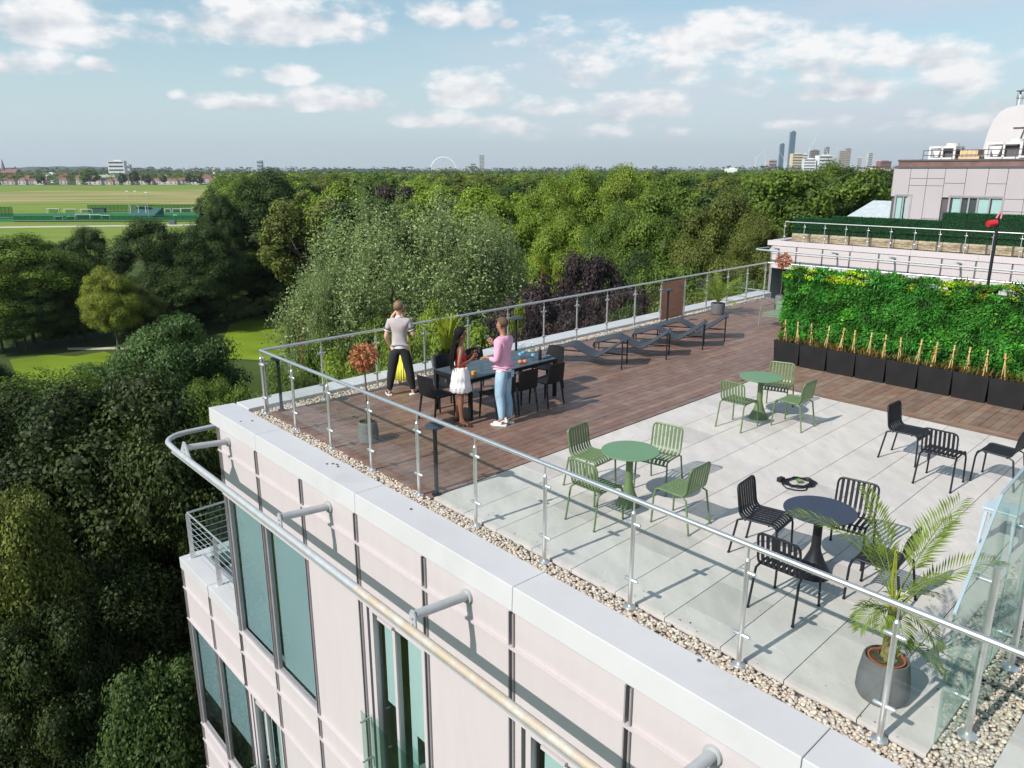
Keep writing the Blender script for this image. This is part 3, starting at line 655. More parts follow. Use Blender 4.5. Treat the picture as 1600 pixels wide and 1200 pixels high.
# mushroom patio lamps
def plamp(s, t, label, rz=0):
    o = thing('patio_lamp', label, 'lamp', ST(s, t, 0), rz, 'black mushroom lamps along the terrace edges')
    q = MB(); q.lathe([(.07, 0), (.07, .012), (.035, .03), (.028, .05), (.028, .90), (.034, .93)], n=18); q.build('stem', M_black, o)
    q = MB(); q.lathe([(.02, .925), (.10, .935), (.135, .95), (.138, .962), (.11, .985), (.06, 1.0), (.01, 1.004)], n=8); q.build('lamp_head', mat('slate_lamp_head', (.035, .045, .06), .45), o)
plamp(.02, .30, 'black mushroom lamp in the corner where the two balustrades meet')
plamp(4.88, .19, 'black mushroom lamp where the deck meets the paving by the near balustrade')
plamp(.30, 5.95, 'black mushroom lamp on the tree side behind the dining table')
plamp(.28, 11.85, 'black mushroom lamp standing before the brown board')

# dining table
DT = ST(2.38, 3.52, 0); o = thing('dining_table', 'long black outdoor dining table with slate top beside the people', 'table', DT, BB)
M_slate = mat('slate_blue_slats', (.055, .078, .09), .4, var=.06)
q = MB()
for k in range(4): q.box((0, -.36 + .24 * k, .728), (2.15, .232, .018))
q.build('tabletop', M_slate, o, smooth=0)
q = MB()
for sy in (-1, 1): q.box((0, sy * .485, .705), (2.17, .03, .06))
for sx in (-1, 1): q.box((sx * 1.09, 0, .705), (.03, .94, .06))
q.build('apron', M_blackp, o, bevel=.003)
for sx in (-1, 1):
    for sy in (-1, 1): q = MB(); q.box((sx * 1.06, sy * .46, .34), (.06, .06, .68)); q.build('leg', M_blackp, o, bevel=.004)
def dchair():
    o = thing('dining_chair', 'black moulded chair at the end of the dining table behind the woman in red', 'chair', group='black moulded chairs round the dining table')
    q = MB(); n = 8
    def sheetm(rows, th):
        vs = []; fs = []; w = len(rows[0])
        for off in (0, 1):
            for r in rows:
                for p in r: vs.append(Vector(p) - Vector((0, th[0] * off, th[1] * off)))
        h = len(rows)
        for i in range(h - 1):
            for j in range(w - 1):
                a = i * w + j; fs.append((a, a + 1, a + w + 1, a + w)); b = a + h * w; fs.append((b, b + w, b + w + 1, b + 1))
        ring = [j for j in range(w)] + [i * w + w - 1 for i in range(1, h)] + [(h - 1) * w + j for j in range(w - 2, -1, -1)] + [i * w for i in range(h - 2, 0, -1)]
        for k in range(len(ring)): a, b = ring[k], ring[(k + 1) % len(ring)]; fs.append((a, a + h * w, b + h * w, b))
        q.add(vs, fs)
    sheetm([[(x, y, .455 - .012 * (1 - (x / .23) ** 2)) for x in np.linspace(-.225, .225, 7)] for y in (-.20, -.1, 0, .1, .2, .235)], (0, .022)); q.build('seat', M_blackp, o, smooth=60)
    q = MB(); sheetm([[(x * (1 - .10 * k / 5), -.20 - .055 * k / 5 - .035 * (1 - (x / .225) ** 2), .455 + .36 * k / 5 - (.02 * (x / .225) ** 2 if k == 5 else 0)) for x in np.linspace(-.225, .225, 9)] for k in range(6)], (.018, 0)); q.build('backrest', M_blackp, o, smooth=60)
    for sx in (-1, 1):
        q = MB(); q.tube([(sx * .20, .20, .44), (sx * .215, .225, 0)], [.022, .014], 8); q.build('leg', M_blackp, o)
        q = MB(); q.tube([(sx * .20, -.18, .44), (sx * .215, -.25, 0)], [.022, .014], 8); q.build('leg', M_blackp, o)
    return o
dc = dchair(); place(dc, 2.36, 2.12, HT)
for s, t, h, lb in ((3.02, 2.95, HNS, 'black moulded chair on the near side of the table between woman and man'),
                    (3.02, 3.50, HNS - 3, 'black moulded chair on the near side of the table just behind the man in pink'),
                    (3.06, 4.15, HNS + 4, 'black moulded chair on the near side of the table, farthest right'),
                    (1.62, 3.05, HS, 'black moulded chair on the tree side of the table between the two who talk'),
                    (1.62, 3.80, HS, 'black moulded chair on the tree side of the table behind the man in pink'),
                    (2.36, 4.88, HNT, 'black moulded chair at the far end of the dining table by the bottles')):
    place(copy_tree(dc, lb), s, t, h)
# things on the table
def on_table(a, b, z=.738): return DT + eb * a - Vector((-eb.y, eb.x, 0)) * b + Vector((0, 0, z))
M_pet = glass('clear_bottle', (.86, .93, .96), 2.6); M_lbl = mat('blue_bottle_label', (.20, .42, .60), .5)
def bottle(p, h, label, lab=True):
    o = thing('water_bottle', label, 'bottle', p, 0, 'water bottles on the dining table'); r = h * .135
    q = MB(); q.lathe([(r, 0), (r, h * .62), (r * .9, h * .72), (r * .36, h * .90), (r * .36, h * .95)], n=12); q.build('bottle_body', M_pet, o)
    q = MB(); q.lathe([(r * .42, h * .95), (r * .42, h)], n=10); q.build('cap', mat('white_cap', (.7, .75, .8), .5), o)
    if lab: q = MB(); q.lathe([(r * 1.02, h * .30), (r * 1.02, h * .43)], n=12); q.build('label', M_lbl, o)
bottle(on_table(-.55, .18), .21, 'small water bottle standing alone in the middle of the table', False)
bottle(on_table(.52, .08), .30, 'large water bottle at the left of the far cluster')
bottle(on_table(.66, .02), .30, 'large water bottle in the middle of the far cluster')
bottle(on_table(.64, .30), .30, 'large water bottle with blue label nearest the camera in the far cluster')
bottle(on_table(.80, .12), .30, 'large water bottle farthest right in the far cluster', False)
for a, b, lb in ((.30, .30, 'peach on the table left of the other peach'), (.38, .34, 'peach on the table nearer the bottles')):
    q = MB(on_table(a, b, .738)); q.lathe([(.012, .0), (.032, .012), (.042, .035), (.034, .062), (.01, .07)], q.o, 14); tag(q.build('peach', mat('peach_skin', (.70, .22, .09), .5, var=.3, scale=20), None), lb, 'fruit', 'two peaches on the dining table')
q = MB(on_table(-.83, .30, .738)); q.box(q.o + Vector((0, 0, .032)), (.075, .075, .064), .5); tag(q.build('orange_juice_glass', mat('orange_juice', (.75, .30, .02), .3), None, bevel=.01), 'small glass of orange juice at the near end of the table', 'glass')
q = MB(on_table(.78, .34, .738)); q.lathe([(.03, 0), (.03, .17), (.012, .20), (.012, .24)], q.o, 12); tag(q.build('dark_bottle', M_blackp), 'dark bottle beside the water bottles', 'bottle')
q = MB(on_table(.98, .30, .738)); q.box(q.o + Vector((0, 0, .012)), (.20, .13, .02), .9); q.box(q.o + Vector((.03, .02, .03)), (.10, .08, .015), .3); tag(q.build('serving_tray', mat('blue_grey_tray', (.10, .14, .20), .4)), 'small blue-grey tray at the far end of the table', 'tray')
q = MB(on_table(-.6, -.42, .738)); q.box(q.o + Vector((0, 0, .09)), (.13, .09, .18), 1.1); tag(q.build('napkin_box', mat('white_card', (.75, .76, .78), .6), None, bevel=.004), 'white napkin box behind the woman in red', 'box')

# ------------------------------------------------------------------ potted plants
def pot(o, prof, m, soil_r, soil_z, inner=None):
    q = MB(); q.lathe(prof, n=32); q.build('pot', m, o)
    q = MB(); q.lathe([(soil_r, soil_z - .03), (soil_r, soil_z), (.01, soil_z + .008)], n=24); q.build('soil', M_soil, o)
M_palm = leafmat('palm_leaf', (.155, .22, .035), (.21, .27, .05), .35)
M_palmy = leafmat('yellow_palm_stem', (.30, .36, .03), (.40, .42, .05), .3)
def frond(q, base, azm, elv, L, droop, nl=26, ll=.22, w=.016, up=0, bare=.35, col_=1.):
    P = []; p = Vector(base); e = elv; h = Vector((math.cos(azm), math.sin(azm), 0)); n = 22; st_ = L / n
    for k in range(n + 1):
        P.append(p.copy()); e -= droop / n * (1 + k / n); p += (h * math.cos(e) + Vector((0, 0, math.sin(e)))) * st_
    q.cur = col_ * 1.25; q.tube(P, [.007 * (1 - .8 * k / n) for k in range(n + 1)], 5)
    for i in range(nl):
        f = bare + (1 - bare) * i / (nl - 1); k = min(n - 1, int(f * n)); b = P[k].lerp(P[k + 1], f * n - k); tg = (P[k + 1] - P[k]).normalized()
        sd_ = tg.cross(Vector((0, 0, 1)));  sd_ = sd_.normalized() if sd_.length > .05 else Vector((-h.y, h.x, 0)); upv = sd_.cross(tg)
        for sg in (-1, 1):
            l = ll * (1 - .55 * abs(f - .55) / .55) * random.uniform(.85, 1.1) * (1 if f < .93 else .8); d = (tg * (.75 + .5 * f) + sd_ * sg * 1.0 + upv * (.25 + random.uniform(-.12, .12))).normalized()
            m_ = b + d * l * .5; e_ = b + d * l - Vector((0, 0, l * .18)); q.cur = col_ * random.uniform(.7, 1.25)
            wv = tg.cross(d).cross(d).normalized() * w * .5 if random.random() < .5 else tg * w * .5
            q.add([b - wv * .4, m_ - wv, e_, m_ + wv], [(0, 1, 2, 3)])
o = thing('potted_palm', 'tall feathery palm in a round grey pot by the glass screen', 'potted palm', ST(10.62, .52, 0))
pot(o, [(.155, 0), (.185, .015), (.205, .06), (.202, .16), (.180, .32), (.172, .36), (.160, .365), (.155, .35), (.14, .32)], M_concrete, .13, .347)
q = MB(); q.lathe([(.140, .345), (.143, .362), (.130, .362), (.125, .33)], n=28); q.build('inner_pot', mat('terracotta', (.36, .10, .04), .7), o)
q = MB()
for a, r_ in ((0, .012), (2.1, .03), (4.2, .03)):
    q.tube([(r_ * math.cos(a), r_ * math.sin(a), .33), (r_ * .8 * math.cos(a), r_ * .8 * math.sin(a), .62), (r_ * .7 * math.cos(a), r_ * .7 * math.sin(a), .86)], [.024, .022, .02], 8)
q.build('stem', mat('palm_stem', (.20, .17, .06), .7, var=.3, scale=30), o)
q = MB()
for k in range(16):   # pale fibres and cut leaf bases round the stem
    a = k * 2.4; z = .55 + .025 * k; q.cur = random.uniform(1.3, 1.8); q.sweep([(.02 * math.cos(a), .02 * math.sin(a), z), (.08 * math.cos(a), .08 * math.sin(a), z + .10)], .015, .004, (-math.sin(a), math.cos(a), 0))
q.build('leaf_base', M_palmy, o)
q = MB()
for (a, e, L, dr, ll, b) in ((160, 72, 1.15, .80, .25, .3), (28, 66, 1.05, .42, .28, .34), (8, 48, .92, .60, .27, .30), (110, 78, .95, .35, .24, .4), (20, 74, .85, .5, .22, .4), (112, 72, .60, .5, .2, .4), (-60, 15, .45, .9, .18, .3), (200, 30, .40, 1.2, .18, .3),
                             (-35, -5, .52, .6, .18, .35), (30, 35, .6, 1.0, .2, .35), (150, 20, .4, 1.3, .16, .3), (-100, 25, .4, 1.2, .18, .3), (230, 40, .35, 1.2, .15, .3), (60, 20, .5, 1.2, .2, .3), (-20, 65, .5, .5, .16, .4)):
    frond(q, (random.uniform(-.03, .03), random.uniform(-.03, .03), .80 if e > 10 else .60), R(a), R(e), L, dr, 26 if L > .7 else 16, ll, .017, bare=b)
q.build('frond', M_palm, o, smooth=0)
q = MB()
for k in range(5): q.cur = 1; a = 1.3 + k * .25; q.sweep([(0, 0, .78), (.05 * math.cos(a * 2), .03 * k - .05, 1.05), (.08 * math.cos(a * 2.2), .03 * k - .06, 1.32)], .011, .003, (math.cos(k), math.sin(k), 0))
q.build('young_spear_leaf', M_palmy, o, smooth=0)
q = MB()
for k in range(26):
    a = random.uniform(0, 6.28); r_ = random.uniform(.02, .11); q.cur = 1; q.sweep([(r_ * math.cos(a), r_ * math.sin(a), .335), (r_ * math.cos(a) + .03 * math.cos(k), r_ * math.sin(a) + .03 * math.sin(k), .37)], .02, .002, (math.sin(k), math.cos(k), 0))
q.build('weed', leafmat('weed_leaf', (.10, .20, .02), (.16, .26, .04)), o, smooth=0)
# small palm by the balustrade
o = thing('potted_palm', 'small bushy palm in a grey pot on the far deck edge', 'potted palm', ST(.42, 14.25, 0))
pot(o, [(.17, 0), (.19, .02), (.21, .30), (.205, .33), (.185, .33), (.18, .28)], M_concrete, .18, .29)
q = MB()
for k in range(36): frond(q, (0, 0, .36), R(k * 137.5), R(random.uniform(30, 86)), random.uniform(.6, .95), random.uniform(.2, .8), 14, .20, .028, bare=.40, col_=1.25)
q.build('frond', M_palm, o, smooth=0)
q = MB(); q.tube([(0, 0, .28), (0, 0, .48)], [.05, .035], 8); q.build('stem', M_bark, o)
# planter with yellow-green leaves behind the woman in red
o = thing('tapered_planter', 'tall tapered grey planter with yellow-green strappy leaves', 'planter', ST(.80, 3.55, 0), BB)
q = MB(); q.hexa([(-.17, -.17, 0), (.17, -.17, 0), (.17, .17, 0), (-.17, .17, 0), (-.24, -.24, .60), (.24, -.24, .60), (.24, .24, .60), (-.24, .24, .60)]); q.build('pot', mat('mid_grey_planter', (.12, .125, .13), .6), o, bevel=.01)
q = MB(); q.box((0, 0, .602), (.43, .43, .01)); q.build('soil', M_soil, o)
q = MB()
for k in range(26):
    a = k * 2.4; L = random.uniform(.45, .85); q.cur = random.uniform(.7, 1.4); w = random.uniform(.04, .075)
    P = arc((.05 * math.cos(a), .05 * math.sin(a), .6), (.10 * math.cos(a), .10 * math.sin(a), .6 + L * .7), (random.uniform(.12, .38) * math.cos(a), random.uniform(.12, .38) * math.sin(a), .6 + L), 5)
    q.sweep(P, w, .003, (-math.sin(a), math.cos(a), 0))
q.build('leaves', leafmat('chartreuse_leaf', (.30, .36, .02), (.16, .22, .04)), o, smooth=0)
q = MB()
for k in range(40):
    a = k * 2.4; r_ = random.uniform(.05, .26); q.cur = random.uniform(.6, 1.3); q.sweep([(r_ * .5 * math.cos(a), r_ * .5 * math.sin(a), .6), (r_ * math.cos(a), r_ * math.sin(a), .62 + random.uniform(0, .16))], .05, .003, (-math.sin(a), math.cos(a), 0))
q.build('undergrowth', leafmat('brown_green_leaf', (.07, .08, .03), (.10, .07, .03)), o, smooth=0)
# topiary balls of orange-brown leaves
M_copper = leafmat('copper_leaf', (.40, .14, .065), (.50, .22, .11), .25)
def topiary(s, t, z, r, label, h_pot=.34):
    o = thing('ball_tree', label, 'potted tree', ST(s, t, 0), 0, 'potted ball trees with copper leaves')
    q = MB(); q.lathe([(.13, 0), (.16, .02), (.168, .17), (.145, h_pot - .02), (.13, h_pot), (.12, h_pot - .05)], n=28); q.build('pot', mat('pale_grey_pot', (.13, .13, .13), .7), o)
    q = MB(); q.lathe([(.11, h_pot - .05), (.12, h_pot - .03), (.01, h_pot - .02)], n=20); q.build('soil', M_soil, o)
    q = MB(); q.tube([(0, 0, .3), (.01, 0, .8), (-.01, .01, z)], [.02, .014, .012], 8); q.build('stem', M_bark, o)
    n = 420; d = rng.normal(size=(n, 3)); d /= np.linalg.norm(d, axis=1)[:, None]; q = MB(); q.cur = 1
    for k in range(n):
        D = Vector(d[k]); c = Vector((0, 0, z)) + D * r * random.uniform(.45, 1.0) * Vector((1, 1, .85)).length / 1.65; D2 = (D + Vector(rng.normal(0, .5, 3)) + Vector((0, 0, -.35))).normalized(); sdv = D2.orthogonal().normalized(); sdv.rotate(Matrix.Rotation(random.uniform(0, 6.28), 3, D2))
        l = .085; q.cur = random.uniform(.65, 1.4); w = sdv * .022; q.add([c, c + D2 * l * .5 - w, c + D2 * l, c + D2 * l * .5 + w], [(0, 1, 2, 3)])
    q.build('crown', M_copper, o, smooth=0)
topiary(2.50, .60, 1.38, .205, 'copper-leaved ball tree near the corner of the balustrades')
topiary(1.05, 16.9, 1.42, .22, 'copper-leaved ball tree rising behind the left end of the living wall')

# ------------------------------------------------------------------ living wall and its planters
PG = 'black planters in front of the living wall'
for k in range(9):
    s0 = 4.44 + .617 * k; o = thing('black_planter', ('black planter at the left end of the row', 'second black planter from the left end of the row', 'third black planter from the left end of the row', 'fourth black planter from the left end of the row', 'fifth black planter from the left end of the row', 'sixth black planter from the left end of the row', 'seventh black planter from the left end of the row', 'eighth black planter, just inside the right edge of the photo', 'ninth black planter, at the very edge of the photo')[k], 'planter', ST(s0 + .305, 10.4, 0), 0, PG)
    q = MB(o.location); z1 = .50; a, b = s0 + .003, s0 + .612
    def P4(a, b, t0, t1, z): return [ST(a, t0, z), ST(b, t0, z), ST(b, t1, z), ST(a, t1, z)]
    bot, top, ti, bi = P4(a + .02, b - .02, 10.16, 10.56, .0), P4(a, b, 10.13, 10.60, z1), P4(a + .03, b - .03, 10.16, 10.57, z1), P4(a + .03, b - .03, 10.16, 10.57, z1 - .05)
    q.add(bot + top + ti + bi, [(3, 2, 1, 0)] + [(i, (i + 1) % 4, 4 + (i + 1) % 4, 4 + i) for i in range(4)] + [(4 + i, 4 + (i + 1) % 4, 8 + (i + 1) % 4, 8 + i) for i in range(4)] + [(8 + i, 8 + (i + 1) % 4, 12 + (i + 1) % 4, 12 + i) for i in range(4)] + [(12, 13, 14, 15)])
    q.build('trough', M_fibre, o, smooth=0)
    q = MB(o.location)   # low planting
    for j in range(170):
        p = ST(random.uniform(a + .03, b - .03), random.uniform(10.14, 10.56), z1 - .04); an = random.uniform(0, 6.28); L = random.uniform(.05, .17); q.cur = random.choice(((1.7, .7, .6), (1, 1, 1), (.8, 1.1, .8), (1.3, 1, .7), (1.9, .8, .7) if k in (2, 3) else (1, 1.1, .8)))
        e_ = p + Vector((math.cos(an) * L * .7, math.sin(an) * L * .7, L)); w = Vector((-math.sin(an), math.cos(an), 0)) * .013
        q.add([p, (p + e_) / 2 - w, e_, (p + e_) / 2 + w], [(0, 1, 2, 3)])
    q.build('low_planting', leafmat('heath_leaf', (.11, .12, .03), (.15, .10, .04)), o, smooth=0)
M_cane = mat('bamboo_cane', (.62, .43, .20), .6, var=.15, scale=20)
M_yel = mat('yellow_flower', (.75, .50, .03), .6)
cols_ = ['first', 'second', 'third', 'fourth', 'fifth', 'sixth', 'seventh', 'eighth', 'ninth', 'tenth', 'eleventh', 'twelfth', 'thirteenth', 'fourteenth', 'fifteenth', 'sixteenth']
for k in range(16):
    s = 4.62 + .31 * k + random.uniform(-.03, .03); t = 10.30 + random.uniform(-.03, .03)
    o = thing('cane_support', cols_[k] + ' bundle of bamboo canes from the left along the planters', 'plant support', ST(s, t, .46), 0, 'bamboo cane bundles in the planters')
    lx = random.uniform(-.05, .05); q = MB()
    for j in range(4):
        a = j * 1.6 + k; q.cyl((.042 * math.cos(a), .042 * math.sin(a), 0), (lx + .012 * math.cos(a + 3), .012 * math.sin(a + 3), .50), .007, .006, 6)
    q.build('cane', M_cane, o)
    q = MB(); q.lathe([(.02, .40), (.024, .41), (.022, .42)], (lx * .8, 0, 0), 8); q.build('tie', M_cane, o)
    q = MB()
    for j in range(random.choice((10, 22, 34))):
        z = random.uniform(.02, .42); a = random.uniform(0, 6.28); r_ = random.uniform(.02, .07); p = Vector((lx * z * 2 + r_ * math.cos(a), r_ * math.sin(a), z)); q.cur = random.uniform(.7, 1.4) if k not in (5, 10, 14) or random.random() < .4 else (3.5, 1.6, .4)
        q.add([p, p + Vector((.022, .006, .02)), p + Vector((.01, -.01, .045)), p + Vector((-.012, .008, .025))], [(0, 1, 2, 3)])
    q.build('climber', leafmat('climber_leaf', (.12, .17, .03), (.18, .20, .04)), o, smooth=0)
# the wall itself: thousands of leaves of several kinds on a frame
o = thing('living_wall', 'tall living wall of mixed bright green plants behind the planters', 'living wall', ST(4.4, 10.9, 0))
q = MB(o.location); stbox(q, 4.42, 12.5, 10.72, 11.16, 0, 1.86); q.build('backing_frame', mat('dark_felt', (.012, .022, .010), .95), o, smooth=0)
M_wall = leafmat('living_wall_leaf', (.050, .205, .026), (.080, .285, .036), .3, .5)
def wall_leaves():
    n = 64000; side = rng.random(n); s = rng.uniform(4.36, 12.5, n); z = rng.uniform(.40, 1.90, n); t = np.full(n, 10.72)
    nor = np.tile(np.array((-eb.x, -eb.y, .25)), (n, 1)); top = side < .22; lf = (side >= .22) & (side < .29); bk = side > .97
    t[top] = rng.uniform(10.68, 11.22, top.sum()); z[top] = 1.88; nor[top] = (0, 0, 1)
    s[lf] = 4.42; t[lf] = rng.uniform(10.66, 11.2, lf.sum()); nor[lf] = (-ea.x, -ea.y, .2)
    t[bk] = 11.18; nor[bk] = (eb.x, eb.y, .2)
    # plant patches ~0.22 m: each has one kind (leaf length, width, tone)
    gx = np.floor((s + (t - 10.7) * .9) / .23 + .35 * np.sin(z * 7)).astype(int); gz = np.floor((z + (t - 10.7) * 1.0) / .21 + .35 * np.sin(s * 5)).astype(int)
    key = (gx * 73856093 ^ gz * 19349663) & 1023; kr = np.random.default_rng(3); K = 1024
    kind = kr.choice(6, K, p=[.34, .23, .19, .12, .12, .0])[key]; topband = z + (t - 10.7) * .5 > 1.83
    kind = np.where(topband & (kr.random(K)[key] < .55), 5, kind)
    Lh = np.array([.060, .085, .13, .075, .15, .040])[kind] * rng.uniform(.7, 1.3, n); Wd = np.array([.042, .038, .028, .055, .016, .034])[kind]
    tone = np.array([(1., 1., 1.), (.72, .86, .8), (1.1, 1.05, 1.2), (1.25, 1.08, .9), (.85, .95, .9), (6.0, 2.2, .6)])[kind]
    tone = np.where((kind == 3)[:, None] & ((kr.random(K)[key] < .35) & (s < 4.75))[:, None], np.array([(3.2, .28, 1.6)]), tone)
    bulge = kr.uniform(0, .085, K)[key] + rng.uniform(0, .04, n) + .03 * np.sin(s * 9) * np.sin(z * 8) + np.where(topband, kr.uniform(0, .10, K)[key], 0)
    nn = nor / np.linalg.norm(nor, axis=1)[:, None]
    c = np.array([C0[:]]) + s[:, None] * np.array([ea[:]]) + t[:, None] * np.array([eb[:]]); c[:, 2] = z; c = c + nn * bulge[:, None]
    d = nn * rng.uniform(.2, 1.0, n)[:, None] + rng.normal(0, .65, (n, 3)) + np.array([0, 0, -.35]); d /= np.linalg.norm(d, axis=1)[:, None]
    w = np.cross(d, nn + rng.normal(0, .35, (n, 3))); w /= np.linalg.norm(w, axis=1)[:, None] + 1e-6
    dn = d * Lh[:, None]; wn = w * Wd[:, None] / 2
    V = np.stack([c, c + dn * .5 - wn, c + dn, c + dn * .5 + wn], 1).reshape(-1, 3) - np.array(o.location[:])
    Fq = np.arange(4 * n).reshape(n, 4); v = rng.uniform(.55, 1.5, n) * kr.uniform(.45, 1.45, K)[key]
    wl = rng.random(n) < .006; cc = tone * v[:, None]; cc[wl] = (5, 2.6, 1.6)
    np_mesh('foliage', V, Fq, M_wall, o, cc)
wall_leaves()
# black pole with a red lantern rising out of the living wall
p = ST(8.27, 11.0, 0); o = thing('lantern_pole', 'thin black pole with a red lantern on top, rising behind the living wall', 'pole', p)
q = MB(); q.tube([(0, 0, 1.3), (-.01, 0, 3.28)], .028, 12); q.build('pole', M_black, o)
q = MB(); q.box((-.12, -.02, 1.93), (.5, .26, .16), AA); q.build('dark_box', mat('dark_mesh', (.012, .01, .012), .9), o)
q = MB(); q.cyl((-.20, -.02, 3.18), (-.04, 0, 3.20), .058, n=14); q.build('lantern', mat('red_lantern', (.55, .02, .03), .35), o)
q = MB(); q.tube([(-.05, 0, 3.28), (.0, 0, 3.40), (.04, 0, 3.36), (.03, 0, 3.27)], .014, 6); q.build('pink_tie', mat('pink_plastic', (.75, .22, .28), .5), o)

# ------------------------------------------------------------------ people
def skinned(name, nodes, edges, m, parent, root=0, sub=2, smooth=True):
    """nodes: {key: (pos, rx[, ry])}; one continuous surface grown round the joints"""
    ks = list(nodes); idx = {k: i for i, k in enumerate(ks)}
    me = bpy.data.meshes.new(name); me.from_pydata([nodes[k][0] for k in ks], [(idx[a], idx[b]) for a, b in edges], []); me.materials.append(m)
    ob = bpy.data.objects.new(name, me); col.objects.link(ob); sk = ob.modifiers.new('skin', 'SKIN'); sk.use_smooth_shade = True
    for k, v in zip(ks, me.skin_vertices[0].data): n = nodes[k]; v.radius = (n[1], n[2] if len(n) > 2 else n[1]); v.use_root = False
    me.skin_vertices[0].data[root].use_root = True
    s = ob.modifiers.new('subdivision', 'SUBSURF'); s.levels = sub; s.render_levels = sub
    ob.parent = parent; return ob
def chain(E, *ks): E += list(zip(ks[:-1], ks[1:]))
def lerp(a, b, f): return tuple(x + (y - x) * f for x, y in zip(a, b))
def person(label, loc, head, J, m_skin, height=1.8, build=1.0, curl=.5, female=False):
    """J: joint positions (local, y forward) for elbows, wrists, hands, knees, ankles"""
    o = thing('person', label, 'person', loc, R(head - 90)); k = height / 1.8; N = {}; E = []
    sc = lambda p: (p[0] * k, p[1] * k, p[2] * k); b = build
    def n(key, p, rx, ry=None): N[key] = (sc(p), rx * k, (rx if ry is None else ry) * k)
    lean = J.get('lean', (0, 0)); hx, hy = J.get('headoff', (0, 0)); sw = .165 * b if not female else .145
    n('pel', (0, 0, .95), .135 * b, .10 * b); n('bel', (lean[0] * .4, lean[1] * .4, 1.10), .115 * b * (.88 if female else 1), .092 * b); n('che', (lean[0], lean[1], 1.29), .145 * b * (.88 if female else 1), .105 * b)
    n('upc', (lean[0], lean[1], 1.42), .10 * b, .075 * b); n('nk', (lean[0], lean[1] + .005, 1.51), .050, .05); n('nk2', (lean[0] + hx * .4, lean[1] + .02 + hy * .4, 1.575), .047, .05)
    H = (lean[0] + hx, lean[1] + .03 + hy, 1.64)
    n('h1', H, .058, .072); n('h2', (H[0], H[1], 1.705), .070, .088); n('h3', (H[0], H[1] - .01, 1.765), .052, .065)
    yw = J.get('face', 0); fx, fy = -math.sin(yw), math.cos(yw)     # head turned by yw
    chain(E, 'pel', 'bel', 'che', 'upc', 'nk', 'nk2', 'h1', 'h2', 'h3')
    for sd, sg in (('L', -1), ('R', 1)):
        sh = (lean[0] + sg * sw, lean[1], 1.425); el_ = J['el' + sd]; wr = J['wr' + sd]; hd = J['ha' + sd]
        n('sh' + sd, sh, .052 * b); n('el' + sd, el_, .037 * b); n('fa' + sd, lerp(el_, wr, .3), .038 * b); n('wr' + sd, wr, .024, .022); n('ha' + sd, lerp(wr, hd, .62), .030, .016)
        chain(E, 'upc', 'sh' + sd, 'el' + sd, 'fa' + sd, 'wr' + sd, 'ha' + sd)
        W_, Hd = Vector(wr), Vector(hd); d = (Hd - W_).normalized(); lat = Vector(J.get('pl' + sd, (sg, 0, 0))); lat = (lat - d * lat.dot(d)).normalized(); pn = d.cross(lat) * J.get('pn' + sd, 1)
        base = Vector(lerp(wr, hd, .62))
        for f_, (off, ln) in enumerate(((-.032, .068), (-.011, .078), (.011, .074), (.031, .058))):
            a = base + d * .045 + lat * off; m_ = a + (d * (1 - curl * .3) + pn * curl * .5) * ln * .55; e = m_ + (d * (1 - curl) + pn * curl) * ln * .5
            n(f'{sd}f{f_}a', a, .0105); n(f'{sd}f{f_}b', m_, .0092); n(f'{sd}f{f_}c', e, .0078); chain(E, 'ha' + sd, f'{sd}f{f_}a', f'{sd}f{f_}b', f'{sd}f{f_}c')
        a = base - lat * .034 - d * .01; n(sd + 'ta', a, .012); n(sd + 'tb', a + (-lat * .5 + d * .6 + pn * .4) * .035, .011); n(sd + 'tc', a + (-lat * .4 + d * 1.0 + pn * .6) * .055, .009); chain(E, 'ha' + sd, sd + 'ta', sd + 'tb', sd + 'tc')
        hp = (sg * .085, 0, .90); kn = J['kn' + sd]; an = J['an' + sd]; tw = J.get('toe' + sd, (sg * .25, .97))
        n('hp' + sd, hp, .088 * b); n('th' + sd, lerp(hp, kn, .5), .078 * b); n('kn' + sd, kn, .052 * b); n('cf' + sd, (lerp(kn, an, .3)[0], lerp(kn, an, .3)[1] - .015, lerp(kn, an, .3)[2]), .054 * b); n('an' + sd, an, .035)
        n('hl' + sd, (an[0] - tw[0] * .03, an[1] - tw[1] * .03, .038), .032, .03); n('ft' + sd, (an[0] + tw[0] * .11, an[1] + tw[1] * .11, .028), .036, .022); n('to' + sd, (an[0] + tw[0] * .17, an[1] + tw[1] * .17, .02), .030, .015)
        chain(E, 'pel', 'hp' + sd, 'th' + sd, 'kn' + sd, 'cf' + sd, 'an' + sd, 'hl' + sd); chain(E, 'an' + sd, 'ft' + sd, 'to' + sd)
    # nose, chin and brow give the head its profile
    c = lambda f, u, z: (H[0] + fx * f + fy * u, H[1] + fy * f - fx * u, z)
    n('ns1', c(.078, 0, 1.672), .016); n('ns2', c(.104, 0, 1.658), .012); chain(E, 'h1', 'ns1', 'ns2'); n('chn', c(.062, 0, 1.600), .024, .020); chain(E, 'h1', 'chn')
    body = skinned('body', N, E, m_skin, o)
    for u in (-.032, .032): q = MB(); q.lathe([(.002, -.008), (.010, -.004), (.010, .004), (.002, .008)], sc(c(.076, u, 1.70)), 8); q.build('eye', mat('dark_eye', (.03, .02, .02), .2), o)
    q = MB(); q.box(sc(c(.086, 0, 1.628)), (.04, .012, .009), yw); q.build('mouth', mat('lips', (.35, .10, .09), .5), o)
    for u in (-.078, .078):
        q = MB(); m3 = Matrix.Rotation(yw, 3, 'Z'); q.box(sc(c(-.008, u, 1.672)), (.014, .034, .055), yw); q.build('ear', m_skin, o, bevel=.006)
    return o, N, sc, c
